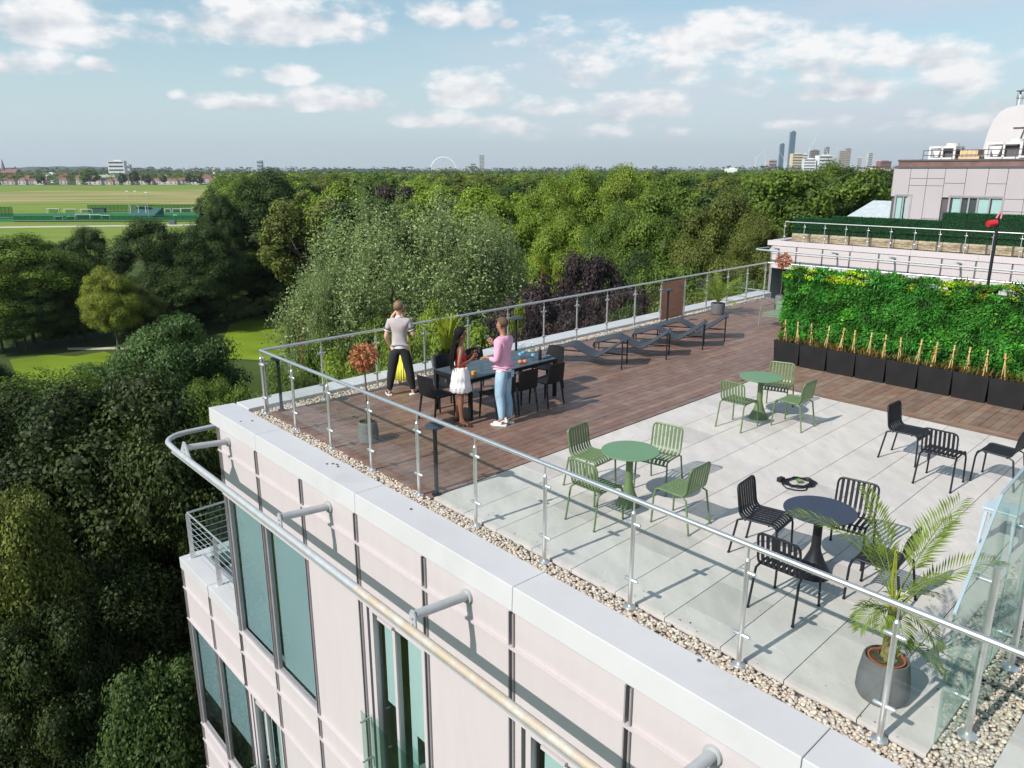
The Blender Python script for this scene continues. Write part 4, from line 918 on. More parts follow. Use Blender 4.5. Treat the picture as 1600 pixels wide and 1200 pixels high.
def garment(name, N, keys, edges, grow, m, o, extra={}, sub=2):
    D = {}
    for k in keys:
        p, rx, ry = N[k]; g = extra.get(k, grow); D[k] = (p, rx + g, ry + g)
    for k, v in extra.items():
        if isinstance(v, tuple): D[k] = v
    return skinned(name, D, edges, m, o, sub=sub)
def trousers(N, m, o, g=.016, cuff=.025, low=1.0):
    D = {'w': ((N['bel'][0][0], N['bel'][0][1], N['pel'][0][2] + .09), .118, .098), 'pel': (N['pel'][0], N['pel'][1] + g, N['pel'][2] + g)}; E = [('w', 'pel')]
    for s_ in 'LR':
        for k_, gg in (('hp', g), ('th', g), ('kn', g + .008), ('cf', g + .004)): D[k_ + s_] = (N[k_ + s_][0], N[k_ + s_][1] + gg, N[k_ + s_][2] + gg)
        a = N['an' + s_][0]; D['an' + s_] = ((a[0], a[1], a[2] + .0), .052, .055); chain(E, 'pel', 'hp' + s_, 'th' + s_, 'kn' + s_, 'cf' + s_, 'an' + s_)
    return skinned('trousers', D, E, m, o, root=1)
def shirt(N, m, o, g=.018, sleeve=.62, hem=.03, name='shirt', full=False):
    D = {'hem': ((N['pel'][0][0], N['pel'][0][1], N['pel'][0][2] + hem), N['bel'][1] + g + .022, N['bel'][2] + g + .020)}
    for k_ in ('bel', 'che', 'upc'): D[k_] = (N[k_][0], N[k_][1] + g + (.012 if k_ == 'bel' else 0), N[k_][2] + g)
    D['nk'] = ((N['nk'][0][0], N['nk'][0][1], N['nk'][0][2] - .01), .062, .058)
    E = []; chain(E, 'hem', 'bel', 'che', 'upc', 'nk')
    for s_ in 'LR':
        D['sh' + s_] = (N['sh' + s_][0], N['sh' + s_][1] + g, N['sh' + s_][2] + g); a, b = N['sh' + s_][0], N['el' + s_][0]
        D['sl' + s_] = (lerp(a, b, sleeve if not full else 1), .060, .060); chain(E, 'upc', 'sh' + s_, 'sl' + s_)
        if full: w = N['wr' + s_][0]; D['fw' + s_] = (lerp(b, w, .5), .052, .052); D['cu' + s_] = (lerp(b, w, .88), .036, .036); chain(E, 'sl' + s_, 'fw' + s_, 'cu' + s_)
    return skinned(name, D, E, m, o, root=1)
def shoe(N, s_, m, o, ms=None, toe=(0, 1)):
    a = Vector(N['hl' + s_][0]); f = Vector(N['to' + s_][0]); d = (f - a); d.z = 0; d.normalize(); b0 = Vector((a.x, a.y, 0))
    D = {'h': (tuple(b0 - d * .005 + Vector((0, 0, .045))), .042, .042), 'm': (tuple(b0 + d * .09 + Vector((0, 0, .045))), .044, .040), 't': (tuple(b0 + d * .19 + Vector((0, 0, .034))), .042, .026), 'a': (tuple(b0 + d * .015 + Vector((0, 0, .10))), .042, .04)}
    sh_ = skinned('shoe', D, [('h', 'm'), ('m', 't'), ('h', 'a')], m, o, root=0)
    q = MB(); n = Vector((-d.y, d.x, 0)); pl = [b0 + d * u + n * v for u, v in ((-.05, -.03), (-.05, .03), (0, .045), (.12, .048), (.21, .036), (.235, 0), (.21, -.036), (.12, -.048), (0, -.045))]
    q.prism([(p_.x, p_.y) for p_ in pl], 0, .022); q.build('sole', ms or m, sh_)
def haircap(N, c, sc, m, o, yw=0, r=1.0, z=1.715, back=.02, cut=.0, name='hair'):
    q = MB(); rows = 7; cx = c(-back, 0, z); vs = []; fs = []; n = 16
    for i in range(rows + 1):
        ph = math.pi / 2 * (1 - i / rows) - (.62 if i == rows else .28 * i / rows)
        for k in range(n):
            a = 2 * math.pi * k / n; fr = math.cos(a); zz = z + .098 * r * math.sin(ph); rad = math.cos(ph); 
            if fr > .3 and zz < z + .045: zz = z + .045 + (zz - z) * .1
            j = 1 + .04 * math.sin(k * 5 + i * 3)
            vs.append(sc(c(-back + .102 * r * rad * fr * j, .086 * r * rad * math.sin(a) * j, zz)))
    for i in range(rows):
        for k in range(n): fs.append((i * n + k, (i + 1) * n + k, (i + 1) * n + (k + 1) % n, i * n + (k + 1) % n))
    q.add(vs, fs); h = q.build(name, m, o, smooth=80); sm = h.modifiers.new('thickness', 'SOLIDIFY'); sm.thickness = .014; sm.offset = .5; return h
M_skl = mat('fair_skin', (.60, .34, .25), .55, var=.05, scale=8); M_skd = mat('deep_brown_skin', (.20, .085, .048), .45, var=.06, scale=8); M_skm = mat('brown_skin', (.34, .165, .10), .5, var=.06, scale=8)
def cloth(name, c, **k): return mat(name, c, .85, var=k.get('var', .08), scale=k.get('scale', 9), bump=.5, bscale=k.get('bs', 14), c2=k.get('c2'))
# man in the grey polo, back to the camera, one hand in his pocket
J = dict(elL=(-.30, .05, 1.42), wrL=(-.17, .16, 1.60), haL=(-.075, .15, 1.68), plL=(0, .5, -1), elR=(.27, -.03, 1.16), wrR=(.22, .19, 1.20), haR=(.13, .26, 1.26), plR=(0, .3, 1),
         knL=(-.165, .0, .50), anL=(-.235, -.02, .085), knR=(.155, .0, .50), anR=(.225, .0, .085), toeR=(.75, .6), toeL=(-.35, .9))
J['elL'] = (-.25, -.05, 1.15); J['wrL'] = (-.20, .08, .96); J['haL'] = (-.17, .12, .88); J['plL'] = (0, 1, 0)
o, N_, sc, c = person('man in a grey polo shirt and black trousers with his back to us', (-2.12, 14.18, 0), 92, J, M_skl, 1.80, 1.03)
sh_ = shirt(N_, cloth('heather_grey_knit', (.44, .38, .38)), o, .022, .55, .045)
q = MB(); q.lathe([(.148, .985), (.150, 1.0), (.146, 1.0), (.144, .985)], n=24); 
for i, v in enumerate(q.v): q.v[i] = (v[0] * 1.12, v[1] * .86, v[2])
hm = q.build('hem_stripe', cloth('navy_trim', (.06, .07, .12)), sh_)
q = MB(); q.lathe([(.143, .925), (.149, .96), (.147, .99), (.135, .99)], n=24)
for i, v in enumerate(q.v): q.v[i] = (v[0] * 1.10, v[1] * .84, v[2])
q.build('undershirt', cloth('white_cotton', (.74, .73, .74)), o)
for s_ in 'LR':
    a, b = Vector(N_['sh' + s_][0]), Vector(N_['el' + s_][0]); d = (b - a)
    for u, mm, nm in ((.50, cloth('navy_trim', (.06, .07, .12)), 'sleeve_stripe'), (.58, cloth('white_cotton', (.74, .73, .74)), 'sleeve_cuff')): q = MB(); q.cyl(a + d * u, a + d * (u + .05), .066, .064, 14); q.build(nm, mm, sh_)
q = MB(); q.cyl((0, .0, 1.495), (0, .01, 1.525), .064, .056, 16); q.build('collar', cloth('white_cotton', (.74, .73, .74)), sh_)
trousers(N_, cloth('black_cotton', (.012, .012, .014)), o, .030)
M_whsole = mat('white_rubber', (.75, .74, .72), .6)
for s_ in 'LR': shoe(N_, s_, cloth('black_canvas', (.02, .02, .022)), o, M_whsole)
haircap(N_, c, sc, mat('light_brown_hair', (.20, .115, .065), .6, var=.35, scale=40), o, back=.022, r=1.04)
# woman in the yellow dress, mostly hidden behind him
J = dict(elL=(-.27, .10, 1.50), wrL=(-.13, .13, 1.68), haL=(-.05, .13, 1.76), elR=(.24, .05, 1.16), wrR=(.12, .22, 1.22), haR=(.05, .30, 1.27), plL=(0, 0, 1), plR=(0, 0, 1),
         knL=(-.09, .0, .50), anL=(-.10, -.02, .085), knR=(.10, .02, .50), anR=(.13, .03, .085), toeR=(.9, -.3), toeL=(-.3, .9))
o, N_, sc, c = person('woman in a long yellow dress standing behind the man in grey', (-2.16, 14.86, 0), 80, J, M_skl, 1.62, .9, female=True)
M_yd = cloth('yellow_pleated_cloth', (.78, .74, .10), bs=9)
q = MB(); n = 72; vs = []; fs = []
zr_ = [(1.02, .105), (.86, .13), (.60, .15), (.35, .175), (.12, .20)]
for z, r in zr_:
    for k in range(n): a = 2 * math.pi * k / n; rr = r * (1 + .07 * math.sin(k * math.pi) + (.09 * (k % 3 - 1)) * (1.05 - z)); vs.append((rr * math.cos(a), rr * .85 * math.sin(a), z))
for i in range(len(zr_) - 1):
    for k in range(n): fs.append((i * n + k, i * n + (k + 1) % n, (i + 1) * n + (k + 1) % n, (i + 1) * n + k))
q.add(vs, fs); sk = q.build('skirt', M_yd, o, smooth=60); sk.modifiers.new('thickness', 'SOLIDIFY').thickness = .006
shirt(N_, M_yd, o, .012, .2, .05, 'bodice')
haircap(N_, c, sc, mat('dark_blonde_hair', (.24, .15, .07), .6, var=.3, scale=40), o, back=.02, r=1.03)
# woman in red top and white skirt, braids down her back, facing right
J = dict(elL=(-.22, -.04, 1.16), wrL=(-.14, .18, 1.20), haL=(-.08, .27, 1.28), plL=(0, 0, 1), elR=(.20, -.06, 1.15), wrR=(.10, .17, 1.20), haR=(.06, .26, 1.29), plR=(0, 0, 1),
         knL=(-.10, .02, .50), anL=(-.16, -.06, .085), knR=(.11, -.02, .50), anR=(.16, -.02, .085), toeL=(-.2, .98), toeR=(.35, .93))
J['elL'] = (-.24, -.13, 1.17); J['wrL'] = (-.20, -.19, .96); J['haL'] = (-.17, -.20, .87); J['plL'] = (0, 1, 0)
J['elR'] = (.235, -.03, 1.15); J['wrR'] = (.16, .19, 1.21); J['haR'] = (.10, .27, 1.29)
J['elL'], J['elR'] = (-.22, .0, 1.15), (.24, -.08, 1.15); J['wrL'], J['haL'] = (-.12, .2, 1.24), (-.06, .28, 1.31); J['wrR'], J['haR'] = (.14, .15, 1.22), (.10, .25, 1.30)
o, N_, sc, c = person('woman in a red top and short white skirt with long dark braids', (-.86, 12.42, 0), 14, J, M_skd, 1.66, .97, female=True)
D = {'h': ((0, 0, .955), .118, .10), 'b': (N_['bel'][0], .112, .094), 'c': (N_['che'][0], .140, .112), 't': ((N_['che'][0][0], N_['che'][0][1], N_['che'][0][2] + .05), .118, .095)}
skinned('red_top', D, [('h', 'b'), ('b', 'c'), ('c', 't')], cloth('red_jersey', (.72, .014, .024)), o)
q = MB(); n = 64; vs = []; fs = []; M_sk = cloth('white_skirt_cloth', (.72, .68, .69), bs=25)
zr_ = [(1.0, .118), (.97, .128), (.90, .145), (.80, .168), (.79, .162), (.72, .172), (.66, .190), (.65, .182), (.585, .198)]
for i, (z, r) in enumerate(zr_):
    for k in range(n): a = 2 * math.pi * k / n; rr = r * (1 + .03 * (1.0 - z) * 4 * math.sin(k * 1.7 + i * .9) + .02 * math.sin(k * .7)); vs.append((rr * math.cos(a), rr * .92 * math.sin(a), z + .008 * math.sin(k * .9)))
for i in range(len(zr_) - 1):
    for k in range(n): fs.append((i * n + k, i * n + (k + 1) % n, (i + 1) * n + (k + 1) % n, (i + 1) * n + k))
q.add(vs, fs); sk = q.build('skirt', M_sk, o, smooth=60); sk.modifiers.new('thickness', 'SOLIDIFY').thickness = .006
M_hair = mat('black_hair', (.008, .006, .007), .8, var=.5, scale=60, spec=.2)
haircap(N_, c, sc, M_hair, o, back=.016, r=1.10)
q = MB()
for k in range(46):
    a = math.pi * (.95 + 1.1 * k / 59) if k % 2 else math.pi * (1.0 + 1.0 * random.random()); r0 = .085 * .92
    b0 = Vector(sc(c(-.02 + .07 * math.sin(a), .08 * math.cos(a), 1.72))); L = random.uniform(.42, .66)
    e = Vector((math.cos(a) * random.uniform(.03, .12) + .02, -.12 - random.uniform(0, .055), b0.z - L)); mid = Vector((b0.x * 1.3, min(b0.y, -.03) - .085, b0.z - .16))
    P = arc(b0, mid, e, 9); P = [p_ + Vector((.014 * math.sin(i_ * 1.9 + k), .014 * math.cos(i_ * 2.3 + k), 0)) for i_, p_ in enumerate(P)]
    q.tube(P, [.009] * 8 + [.008, .004], 6)
q.build('braids', M_hair, o)
for s_ in 'LR':
    a = Vector(N_['hl' + s_][0]); f = Vector(N_['to' + s_][0]); d = f - a; d.z = 0; d.normalize(); n_ = Vector((-d.y, d.x, 0)); b0 = Vector((a.x, a.y, 0))
    q = MB(); pl = [b0 + d * u + n_ * v for u, v in ((-.04, -.028), (-.04, .028), (.10, .042), (.19, .035), (.215, 0), (.19, -.035), (.10, -.042))]; q.prism([(p_.x, p_.y) for p_ in pl], -.0, .016); sd_ = q.build('sandal', mat('dark_leather', (.045, .025, .02), .5), o)
    q = MB(); 
    for u in (.06, .13): q.tube([b0 + d * u - n_ * .045 + Vector((0, 0, .01)), b0 + d * (u + .01) - n_ * .03 + Vector((0, 0, .055)), b0 + d * (u + .01) + n_ * .03 + Vector((0, 0, .055)), b0 + d * u + n_ * .045 + Vector((0, 0, .01))], .010, 6)
    q.build('strap', mat('dark_leather', (.045, .025, .02), .5), sd_)
# man in the pink hoodie and jeans, facing left, hand out
J = dict(elL=(-.23, .0, 1.13), wrL=(-.20, .17, 1.16), haL=(-.17, .28, 1.15), plL=(1, 0, 0), elR=(.24, .05, 1.17), wrR=(.15, .22, 1.30), haR=(.10, .29, 1.37), plR=(0, 0, 1),
         knL=(-.09, .03, .50), anL=(-.10, -.02, .085), knR=(.09, .0, .50), anR=(.10, -.06, .085), toeL=(-.2, .97), toeR=(.15, .98))
o, N_, sc, c = person('man in a pink hoodie and light blue jeans holding out his hand', (-.14, 12.40, 0), 152, J, M_skm, 1.83, 1.0)
J_ = N_
M_pink = cloth('pink_sweatshirt', (.68, .34, .46)); hd_ = shirt(N_, M_pink, o, .030, 1, .055, 'hoodie', full=True)
D = {'a': ((-.09, -.02, 1.50), .035), 'b': ((0, -.085, 1.485), .05, .045), 'c': ((.09, -.02, 1.50), .035), 'd': ((0, -.10, 1.43), .055, .03)}
skinned('hood', D, [('a', 'b'), ('b', 'c'), ('b', 'd')], M_pink, hd_, root=1)
q = MB(); q.lathe([(.146, .915), (.152, .95), (.150, 1.0), (.13, 1.04)], n=24)
for i, v in enumerate(q.v): q.v[i] = (v[0] * 1.05, v[1] * .82, v[2])
q.build('undershirt', cloth('white_cotton', (.74, .73, .74)), o)
trousers(N_, cloth('washed_denim', (.20, .34, .47), var=.2, scale=5, c2=(.34, .48, .60), bs=22), o, .024)
for u in (-.075, .075):
    q = MB(); q.box((u, -.128, .88), (.10, .012, .12)); q.build('back_pocket', cloth('denim_pocket', (.10, .17, .25)) if u < 0 else cloth('washed_denim', (.26, .42, .55)), o, bevel=.004)
for s_ in 'LR': shoe(N_, s_, mat('white_leather', (.74, .73, .70), .5, var=.04), o, M_whsole)
haircap(N_, c, sc, mat('cropped_dark_hair', (.10, .055, .035), .8, var=.2, scale=60), o, back=.012, r=.99)
hp = o.matrix_world
q = MB(); q.lathe([(.026, -.05), (.032, .05)], (.10, .36, 1.42), 12); tag(q.build('drinking_glass', M_pet, None, smooth=40), 'clear glass held by the man in pink', 'glass').location = o.location
bpy.data.objects['drinking_glass'].rotation_euler = o.rotation_euler
q = MB(); q.lathe([(.022, -.06), (.030, .06)], (.04, .30, 1.29), 12); g_ = tag(q.build('drinking_glass', M_pet, None, smooth=40), 'clear glass held by the woman in red', 'glass'); g_.location = (-.86, 12.42, 0); g_.rotation_euler = (0, 0, R(14 - 90))
# ------------------------------------------------------------------ trees
def crown_arrays(seed, kind, nl, nleaf, size):
    """unit crown: radius 1, height from 0 to 1 (scaled later). Lobes (boughs) carry leaf-sized faces on their outer shells."""
    r = np.random.default_rng(seed); L = []; A = dict(round=2.5, plume=2.3, pine=3.2, tall=3.6, cone=3.0)[kind]
    for i in range(nl):
        if kind == 'tall':
            h = r.uniform(.03, .97); a = r.uniform(0, 6.283); k = r.uniform(.55, .95) * math.sqrt(max(.02, 1 - max(0, (h - .55) / .47) ** 2)); rh = r.uniform(.15, .32); L.append((k * math.cos(a), k * math.sin(a), h, rh, rh * .8 / A))
        elif kind == 'plume':
            a = r.uniform(0, 6.283); rr = r.uniform(0, 1) ** .5 * .86; h = r.uniform(.12, 1.0) * (1 - .52 * rr ** 2.2); L.append((rr * math.cos(a), rr * math.sin(a), h * .93, r.uniform(.10, .17), r.uniform(.10, .17)))
        elif kind == 'cone':
            h = r.uniform(.08, .97); rr = (1 - h) * .9; a = r.uniform(0, 6.283); L.append((rr * math.cos(a), rr * math.sin(a), h, .20 * (1.15 - h), .06))
        elif kind == 'pine':
            a = r.uniform(0, 6.283); rr = r.uniform(.0, 1) ** .55 * .92; h = .66 + .30 * (1 - rr ** 3) - r.uniform(0, 1) ** 1.5 * .40; q = r.uniform(.17, .30); L.append((rr * math.cos(a), rr * math.sin(a), h, q, q * .62 / A))
        else:
            z = r.uniform(-.75, 1); a = r.uniform(0, 6.283); q = math.sqrt(max(0, 1 - z * z)); k = r.uniform(.62, .86)
            rh = r.uniform(.17, .34); L.append((q * math.cos(a) * k, q * math.sin(a) * k, .52 + .40 * z * r.uniform(.85, 1.05), rh, rh * .85 / A))
    L = np.array(L); L[:, 2:3] *= 1 / (L[:, 2] + L[:, 4]).max(); w = L[:, 3] ** 2; idx = r.choice(nl, nleaf, p=w / w.sum())
    d = r.normal(size=(nleaf, 3)); d[:, 2] += .35; d /= np.linalg.norm(d, axis=1)[:, None]
    rad = r.uniform(.55, 1.04, nleaf); 
    if kind == 'plume': d[:, 2] += r.uniform(-.2, 1.2, nleaf); rad = r.uniform(.2, 1.1, nleaf)
    s = np.stack([L[idx, 3], L[idx, 3], L[idx, 4]], 1)
    # each lobe is lumpy: sub-clusters of leaves stand proud of it
    sub = r.normal(size=(nl, 14, 3)); sub /= np.linalg.norm(sub, axis=2)[:, :, None]
    pick = r.integers(0, 14, nleaf); pull = r.uniform(0, 1, nleaf)[:, None] ** .6 * .75
    d = d * (1 - pull) + sub[idx, pick] * pull + r.normal(0, .16, (nleaf, 3)); d /= np.linalg.norm(d, axis=1)[:, None] + 1e-6
    c = L[idx, :3] + d * s * rad[:, None]
    out_ = d + .35 * np.array([0, 0, 1]) + r.normal(0, .38, (nleaf, 3)); out_ /= np.linalg.norm(out_, axis=1)[:, None]
    if kind == 'plume': out_ = d * .6 + r.normal(0, .8, (nleaf, 3)); out_ /= np.linalg.norm(out_, axis=1)[:, None]
    u = np.cross(out_, r.normal(size=(nleaf, 3))); u /= np.linalg.norm(u, axis=1)[:, None] + 1e-6; v = np.cross(out_, u)
    sz = size * r.uniform(.6, 1.4, nleaf)[:, None] * np.array([1, 1, 1 / A])
    asp = .62
    V = np.stack([c - u * sz, c - v * sz * asp + out_ * sz * .15, c + u * sz - out_ * sz * .2, c + v * sz * asp + out_ * sz * .15], 1)
    lt = r.uniform(.78, 1.25, nl)[idx] * r.uniform(.8, 1.2, nleaf)
    return V, lt, L
def crown_mesh(seed, kind, nl, nleaf, size, m, silver=0, hz=1.0, core=.62):
    V, lt, L = crown_arrays(seed, kind, nl, nleaf, size); r = np.random.default_rng(seed + 99)
    cc = np.repeat(lt[:, None], 3, 1)
    if silver:
        k = r.random(len(lt)) < silver; cc[k] *= np.array([1.8, 1.6, 2.1])
    n = len(lt); V = V.reshape(-1, 3); Fq = np.arange(4 * n).reshape(n, 4)
    # dark core in every bough: closes the crown, with its inner shade painted in
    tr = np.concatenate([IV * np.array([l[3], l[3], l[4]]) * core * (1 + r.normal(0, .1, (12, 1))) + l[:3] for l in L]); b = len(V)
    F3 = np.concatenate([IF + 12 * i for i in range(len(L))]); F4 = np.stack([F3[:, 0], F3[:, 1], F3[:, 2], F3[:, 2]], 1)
    V = np.concatenate([V, tr]); me = bpy.data.meshes.new('crown')
    nf = n + len(F3); me.vertices.add(len(V)); me.vertices.foreach_set('co', V.astype(np.float32).ravel())
    lv = np.concatenate([Fq.ravel(), F3.ravel() + b]); tot = np.concatenate([np.full(n, 4), np.full(len(F3), 3)]).astype(np.int32)
    me.loops.add(len(lv)); me.loops.foreach_set('vertex_index', lv.astype(np.int32)); me.polygons.add(nf)
    me.polygons.foreach_set('loop_start', np.concatenate([[0], np.cumsum(tot)[:-1]]).astype(np.int32)); me.polygons.foreach_set('loop_total', tot); me.update(calc_edges=True)
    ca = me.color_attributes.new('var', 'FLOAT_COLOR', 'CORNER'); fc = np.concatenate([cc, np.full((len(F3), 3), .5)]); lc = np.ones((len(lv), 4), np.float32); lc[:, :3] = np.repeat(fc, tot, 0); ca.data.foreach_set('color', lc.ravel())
    me.materials.append(m); return me
def trunk_mesh(seed, L=None, spread=.55, n=7):
    r = random.Random(seed); q = MB(); q.tube([(0, 0, 0), (.01, 0, .15), (-.01, .01, .35), (0, 0, .62)], [.055, .042, .036, .02], 10)
    for k in range(n):
        a = k * 2.4 + r.uniform(-.3, .3); z = r.uniform(.22, .5); e = r.uniform(.35, .9) * spread; z2 = z + r.uniform(.12, .36)
        q.tube([(0, 0, z), (e * .45 * math.cos(a), e * .45 * math.sin(a), z + (z2 - z) * .55), (e * math.cos(a), e * math.sin(a), z2)], [.022, .014, .005], 6)
    o = q.build('trunk', M_bark); me = o.data; bpy.data.objects.remove(o); return me
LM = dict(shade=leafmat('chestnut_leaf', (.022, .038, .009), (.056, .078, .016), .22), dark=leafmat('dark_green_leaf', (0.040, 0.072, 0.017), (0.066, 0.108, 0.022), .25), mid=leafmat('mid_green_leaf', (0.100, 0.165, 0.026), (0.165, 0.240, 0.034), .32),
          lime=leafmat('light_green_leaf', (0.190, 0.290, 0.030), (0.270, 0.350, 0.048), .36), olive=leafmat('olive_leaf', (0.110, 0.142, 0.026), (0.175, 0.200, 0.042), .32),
          yellow=leafmat('yellow_green_leaf', (0.175, 0.237, 0.025), (0.275, 0.312, 0.044), .35), silver=leafmat('silver_poplar_leaf', (0.190, 0.255, 0.090), (0.255, 0.325, 0.125), .35),
          purple=leafmat('copper_beech_leaf', (0.045, 0.030, 0.034), (0.066, 0.048, 0.042), .2), pine=leafmat('pine_needle', (0.069, 0.131, 0.035), (0.106, 0.169, 0.044), .25), bronze=leafmat('bronze_leaf', (0.250, 0.106, 0.037), (0.375, 0.175, 0.062), .25))
CR = {}
def crown(kind, variant, fine):
    key = (kind, variant, fine)
    if key not in CR:
        nl, nleaf, size = {('round', 0): (46, 15000, .030), ('round', 1): (80, 60000, .0155), ('plume', 1): (320, 190000, .0085), ('plume', 0): (70, 22000, .024), ('cone', 0): (70, 9000, .04), ('pine', 1): (120, 70000, .015), ('round', 2): (90, 70000, .0185), ('tall', 2): (230, 130000, .0165), ('tall', 1): (170, 60000, .021), ('tall', 0): (90, 15000, .03)}[(kind, fine)]
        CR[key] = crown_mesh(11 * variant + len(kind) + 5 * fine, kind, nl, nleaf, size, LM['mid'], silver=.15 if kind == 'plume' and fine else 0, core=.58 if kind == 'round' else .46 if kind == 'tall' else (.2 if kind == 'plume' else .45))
    return CR[key]
TR = [trunk_mesh(k) for k in range(3)]
def tree(name, label, px, top_y, wpx, D, m, kind='round', fine=0, group=None, base=.12, sc=1.0, dx=0, dy=0):
    p = far_at(px, D, GZ, top_y + 40 if top_y > 330 else top_y); h = (z_at(top_y, D) - GZ); rr = wpx / 2 / F * D * sc * 1.08
    return tree_at(name, label, p, h, rr, m, kind, fine, group, base)
def tree_at(name, label, p, h, rr, m, kind='round', fine=0, group=None, base=.12):
    o = thing(name, label, 'tree', p, random.uniform(0, 6.28), group)
    near = p.y < 60
    if kind == 'round' and near and h / rr > 3: kind = 'tall'; base = .02
    if kind == 'round': base = max(base, min(.75 if near else .5, 1 - (2.5 if fine == 0 or near else 3.6) * rr / h))
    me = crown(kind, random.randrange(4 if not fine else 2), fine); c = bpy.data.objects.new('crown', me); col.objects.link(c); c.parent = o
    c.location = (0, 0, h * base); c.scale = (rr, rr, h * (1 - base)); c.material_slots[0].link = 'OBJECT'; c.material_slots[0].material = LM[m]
    t = bpy.data.objects.new('trunk', random.choice(TR)); col.objects.link(t); t.parent = o; t.scale = (min(rr, h * .35), min(rr, h * .35), h)
    return o
random.seed(21)
# the trees one can tell apart
tree('white_poplar', 'huge white poplar with silvery leaf tips beyond the people', 640, 272, 430, 62, 'silver', 'plume', 1, base=.06)
tree('white_poplar', 'smaller white poplar leaning out left of the huge one', 500, 400, 140, 56, 'silver', 'plume', 1, base=.04)
tree('white_poplar', 'silvery poplar right of the huge one, behind the dark copper beech', 775, 330, 130, 66, 'silver', 'plume', 1, base=.05)
tree('chestnut_tree', 'large dark chestnut at the left beside the facade', 165, 575, 400, 27, 'shade', 'round', 2, base=.10)
tree('chestnut_tree', 'dark chestnut lower in the corner behind the balcony railing', 270, 640, 260, 25, 'shade', 'round', 1, base=.08)
tree('plane_tree', 'sunlit yellow-green plane tree at the bottom left edge', -5, 745, 250, 20, 'olive', 'round', 2, base=.05)
tree('lime_tree', 'grey-green leafy tree at the foot of the facade', 235, 1010, 260, 16.5, 'dark', 'round', 1, base=.02)
tree('scots_pine', 'broad flat-topped pine in front of the lawns', 255, 490, 230, 44, 'pine', 'pine', 1, base=.02)
tree('scots_pine', 'small pine left of the corner of the terrace', 150, 560, 150, 44, 'pine', 'pine', 1, base=.0)
tree('oak_tree', 'dark spreading oak at the left edge', 30, 360, 190, 118, 'mid', 'round', 1)
tree('oak_tree', 'dark oak at the left edge in front of the spreading one', 10, 410, 170, 115, 'mid', 'round', 1)
tree('oak_tree', 'dark oak behind the small yellow-green tree', 100, 415, 140, 121, 'dark', 'round', 1)
tree('oak_tree', 'dome-shaped dark oak standing against the field', 130, 351, 95, 135, 'dark', 'round', 1)
tree('robinia', 'small bright yellow-green tree among the dark oaks', 172, 412, 92, 112, 'yellow', 'round', 1)
tree('robinia', 'dull yellow-green tree just right of the bright one', 215, 445, 80, 116, 'olive', 'round', 1)
tree('oak_tree', 'tall dark oak in the middle of the left group', 232, 338, 125, 128, 'dark', 'round', 1)
tree('oak_tree', 'dark oak joined to the right of the tall one', 305, 346, 130, 132, 'dark', 'round', 1)
tree('oak_tree', 'dark oak above the lawn', 345, 352, 120, 142, 'mid', 'round', 1)
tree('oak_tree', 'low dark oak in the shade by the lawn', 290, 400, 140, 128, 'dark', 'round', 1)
tree('spruce', 'dark spruce at the left end of the lawn', 265, 428, 60, 122, 'dark', 'cone', 0, base=.02)
tree('oak_tree', 'large round oak rising above the field at the left of the woods', 415, 260, 160, 150, 'dark', 'round', 1, base=.05)
tree('oak_tree', 'lighter oak merging with the large round one', 372, 268, 90, 147, 'mid', 'round', 1, base=.05)
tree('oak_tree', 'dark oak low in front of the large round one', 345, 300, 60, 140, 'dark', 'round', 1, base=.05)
tree('golden_tree', 'golden-green tree below the large round oak', 420, 350, 100, 155, 'yellow', 'round', 1)
tree('oak_tree', 'dark green oak right of the golden-green tree', 470, 360, 90, 152, 'dark', 'round', 1)
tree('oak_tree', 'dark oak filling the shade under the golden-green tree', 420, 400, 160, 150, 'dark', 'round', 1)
tree('plane_tree', 'tall bright plane tree right of the poplar', 850, 272, 120, 118, 'lime', 'round', 1)
tree('plane_tree', 'tall bright plane tree, the highest crown in the middle', 905, 256, 125, 122, 'lime', 'round', 1)
tree('plane_tree', 'tall bright plane tree at the right of the high group', 985, 254, 125, 120, 'lime', 'round', 1)
tree('plane_tree', 'mid-green plane tree below the high group', 880, 330, 130, 100, 'lime', 'round', 1)
tree('plane_tree', 'bright tree in front of the high group on the right', 960, 315, 120, 98, 'mid', 'round', 1)
tree('domed_maple', 'dense domed dark green maple in the middle', 1015, 332, 170, 82, 'mid', 'round', 1)
tree('domed_maple', 'dark green maple under the domed one', 985, 385, 140, 72, 'dark', 'round', 1)
tree('lime_tree', 'olive-green lime tree towering left of the opposite wing', 1135, 290, 150, 78, 'olive', 'round', 1)
tree('lime_tree', 'olive-green lime tree just left of the wing corner', 1195, 330, 110, 72, 'olive', 'round', 1)
tree('lime_tree', 'olive-green lime tree low above the balustrade', 1090, 375, 150, 66, 'olive', 'round', 1)
tree('lime_tree', 'mid-green tree above the brown board', 1040, 410, 140, 58, 'mid', 'round', 1)
tree('copper_beech', 'dark purple copper beech above the dining table', 920, 388, 130, 52, 'purple', 'round', 1)
tree('copper_beech', 'purple copper beech low behind the balustrade posts', 860, 430, 150, 46, 'purple', 'round', 1)
tree('copper_beech', 'purple copper beech behind the sun loungers', 965, 440, 130, 48, 'purple', 'round', 1)
tree('copper_beech', 'purple copper beech behind the man in pink', 790, 460, 120, 44, 'purple', 'round', 1)
tree('copper_beech', 'small purple tree far off among the plane trees', 778, 302, 30, 150, 'purple', 'round', 0)
tree('blue_cedar', 'grey-green pointed conifer above the copper beech', 925, 368, 50, 60, 'silver', 'cone', 0, base=.02)
tree('golden_tree', 'small golden bush with red tips left of the copper beech', 862, 408, 40, 56, 'yellow', 'round', 0)
tree('bronze_sapling', 'sapling with reddish new leaves beyond the corner of the balustrade', 473, 496, 17, 33, 'bronze', 'plume', 0, base=.3)
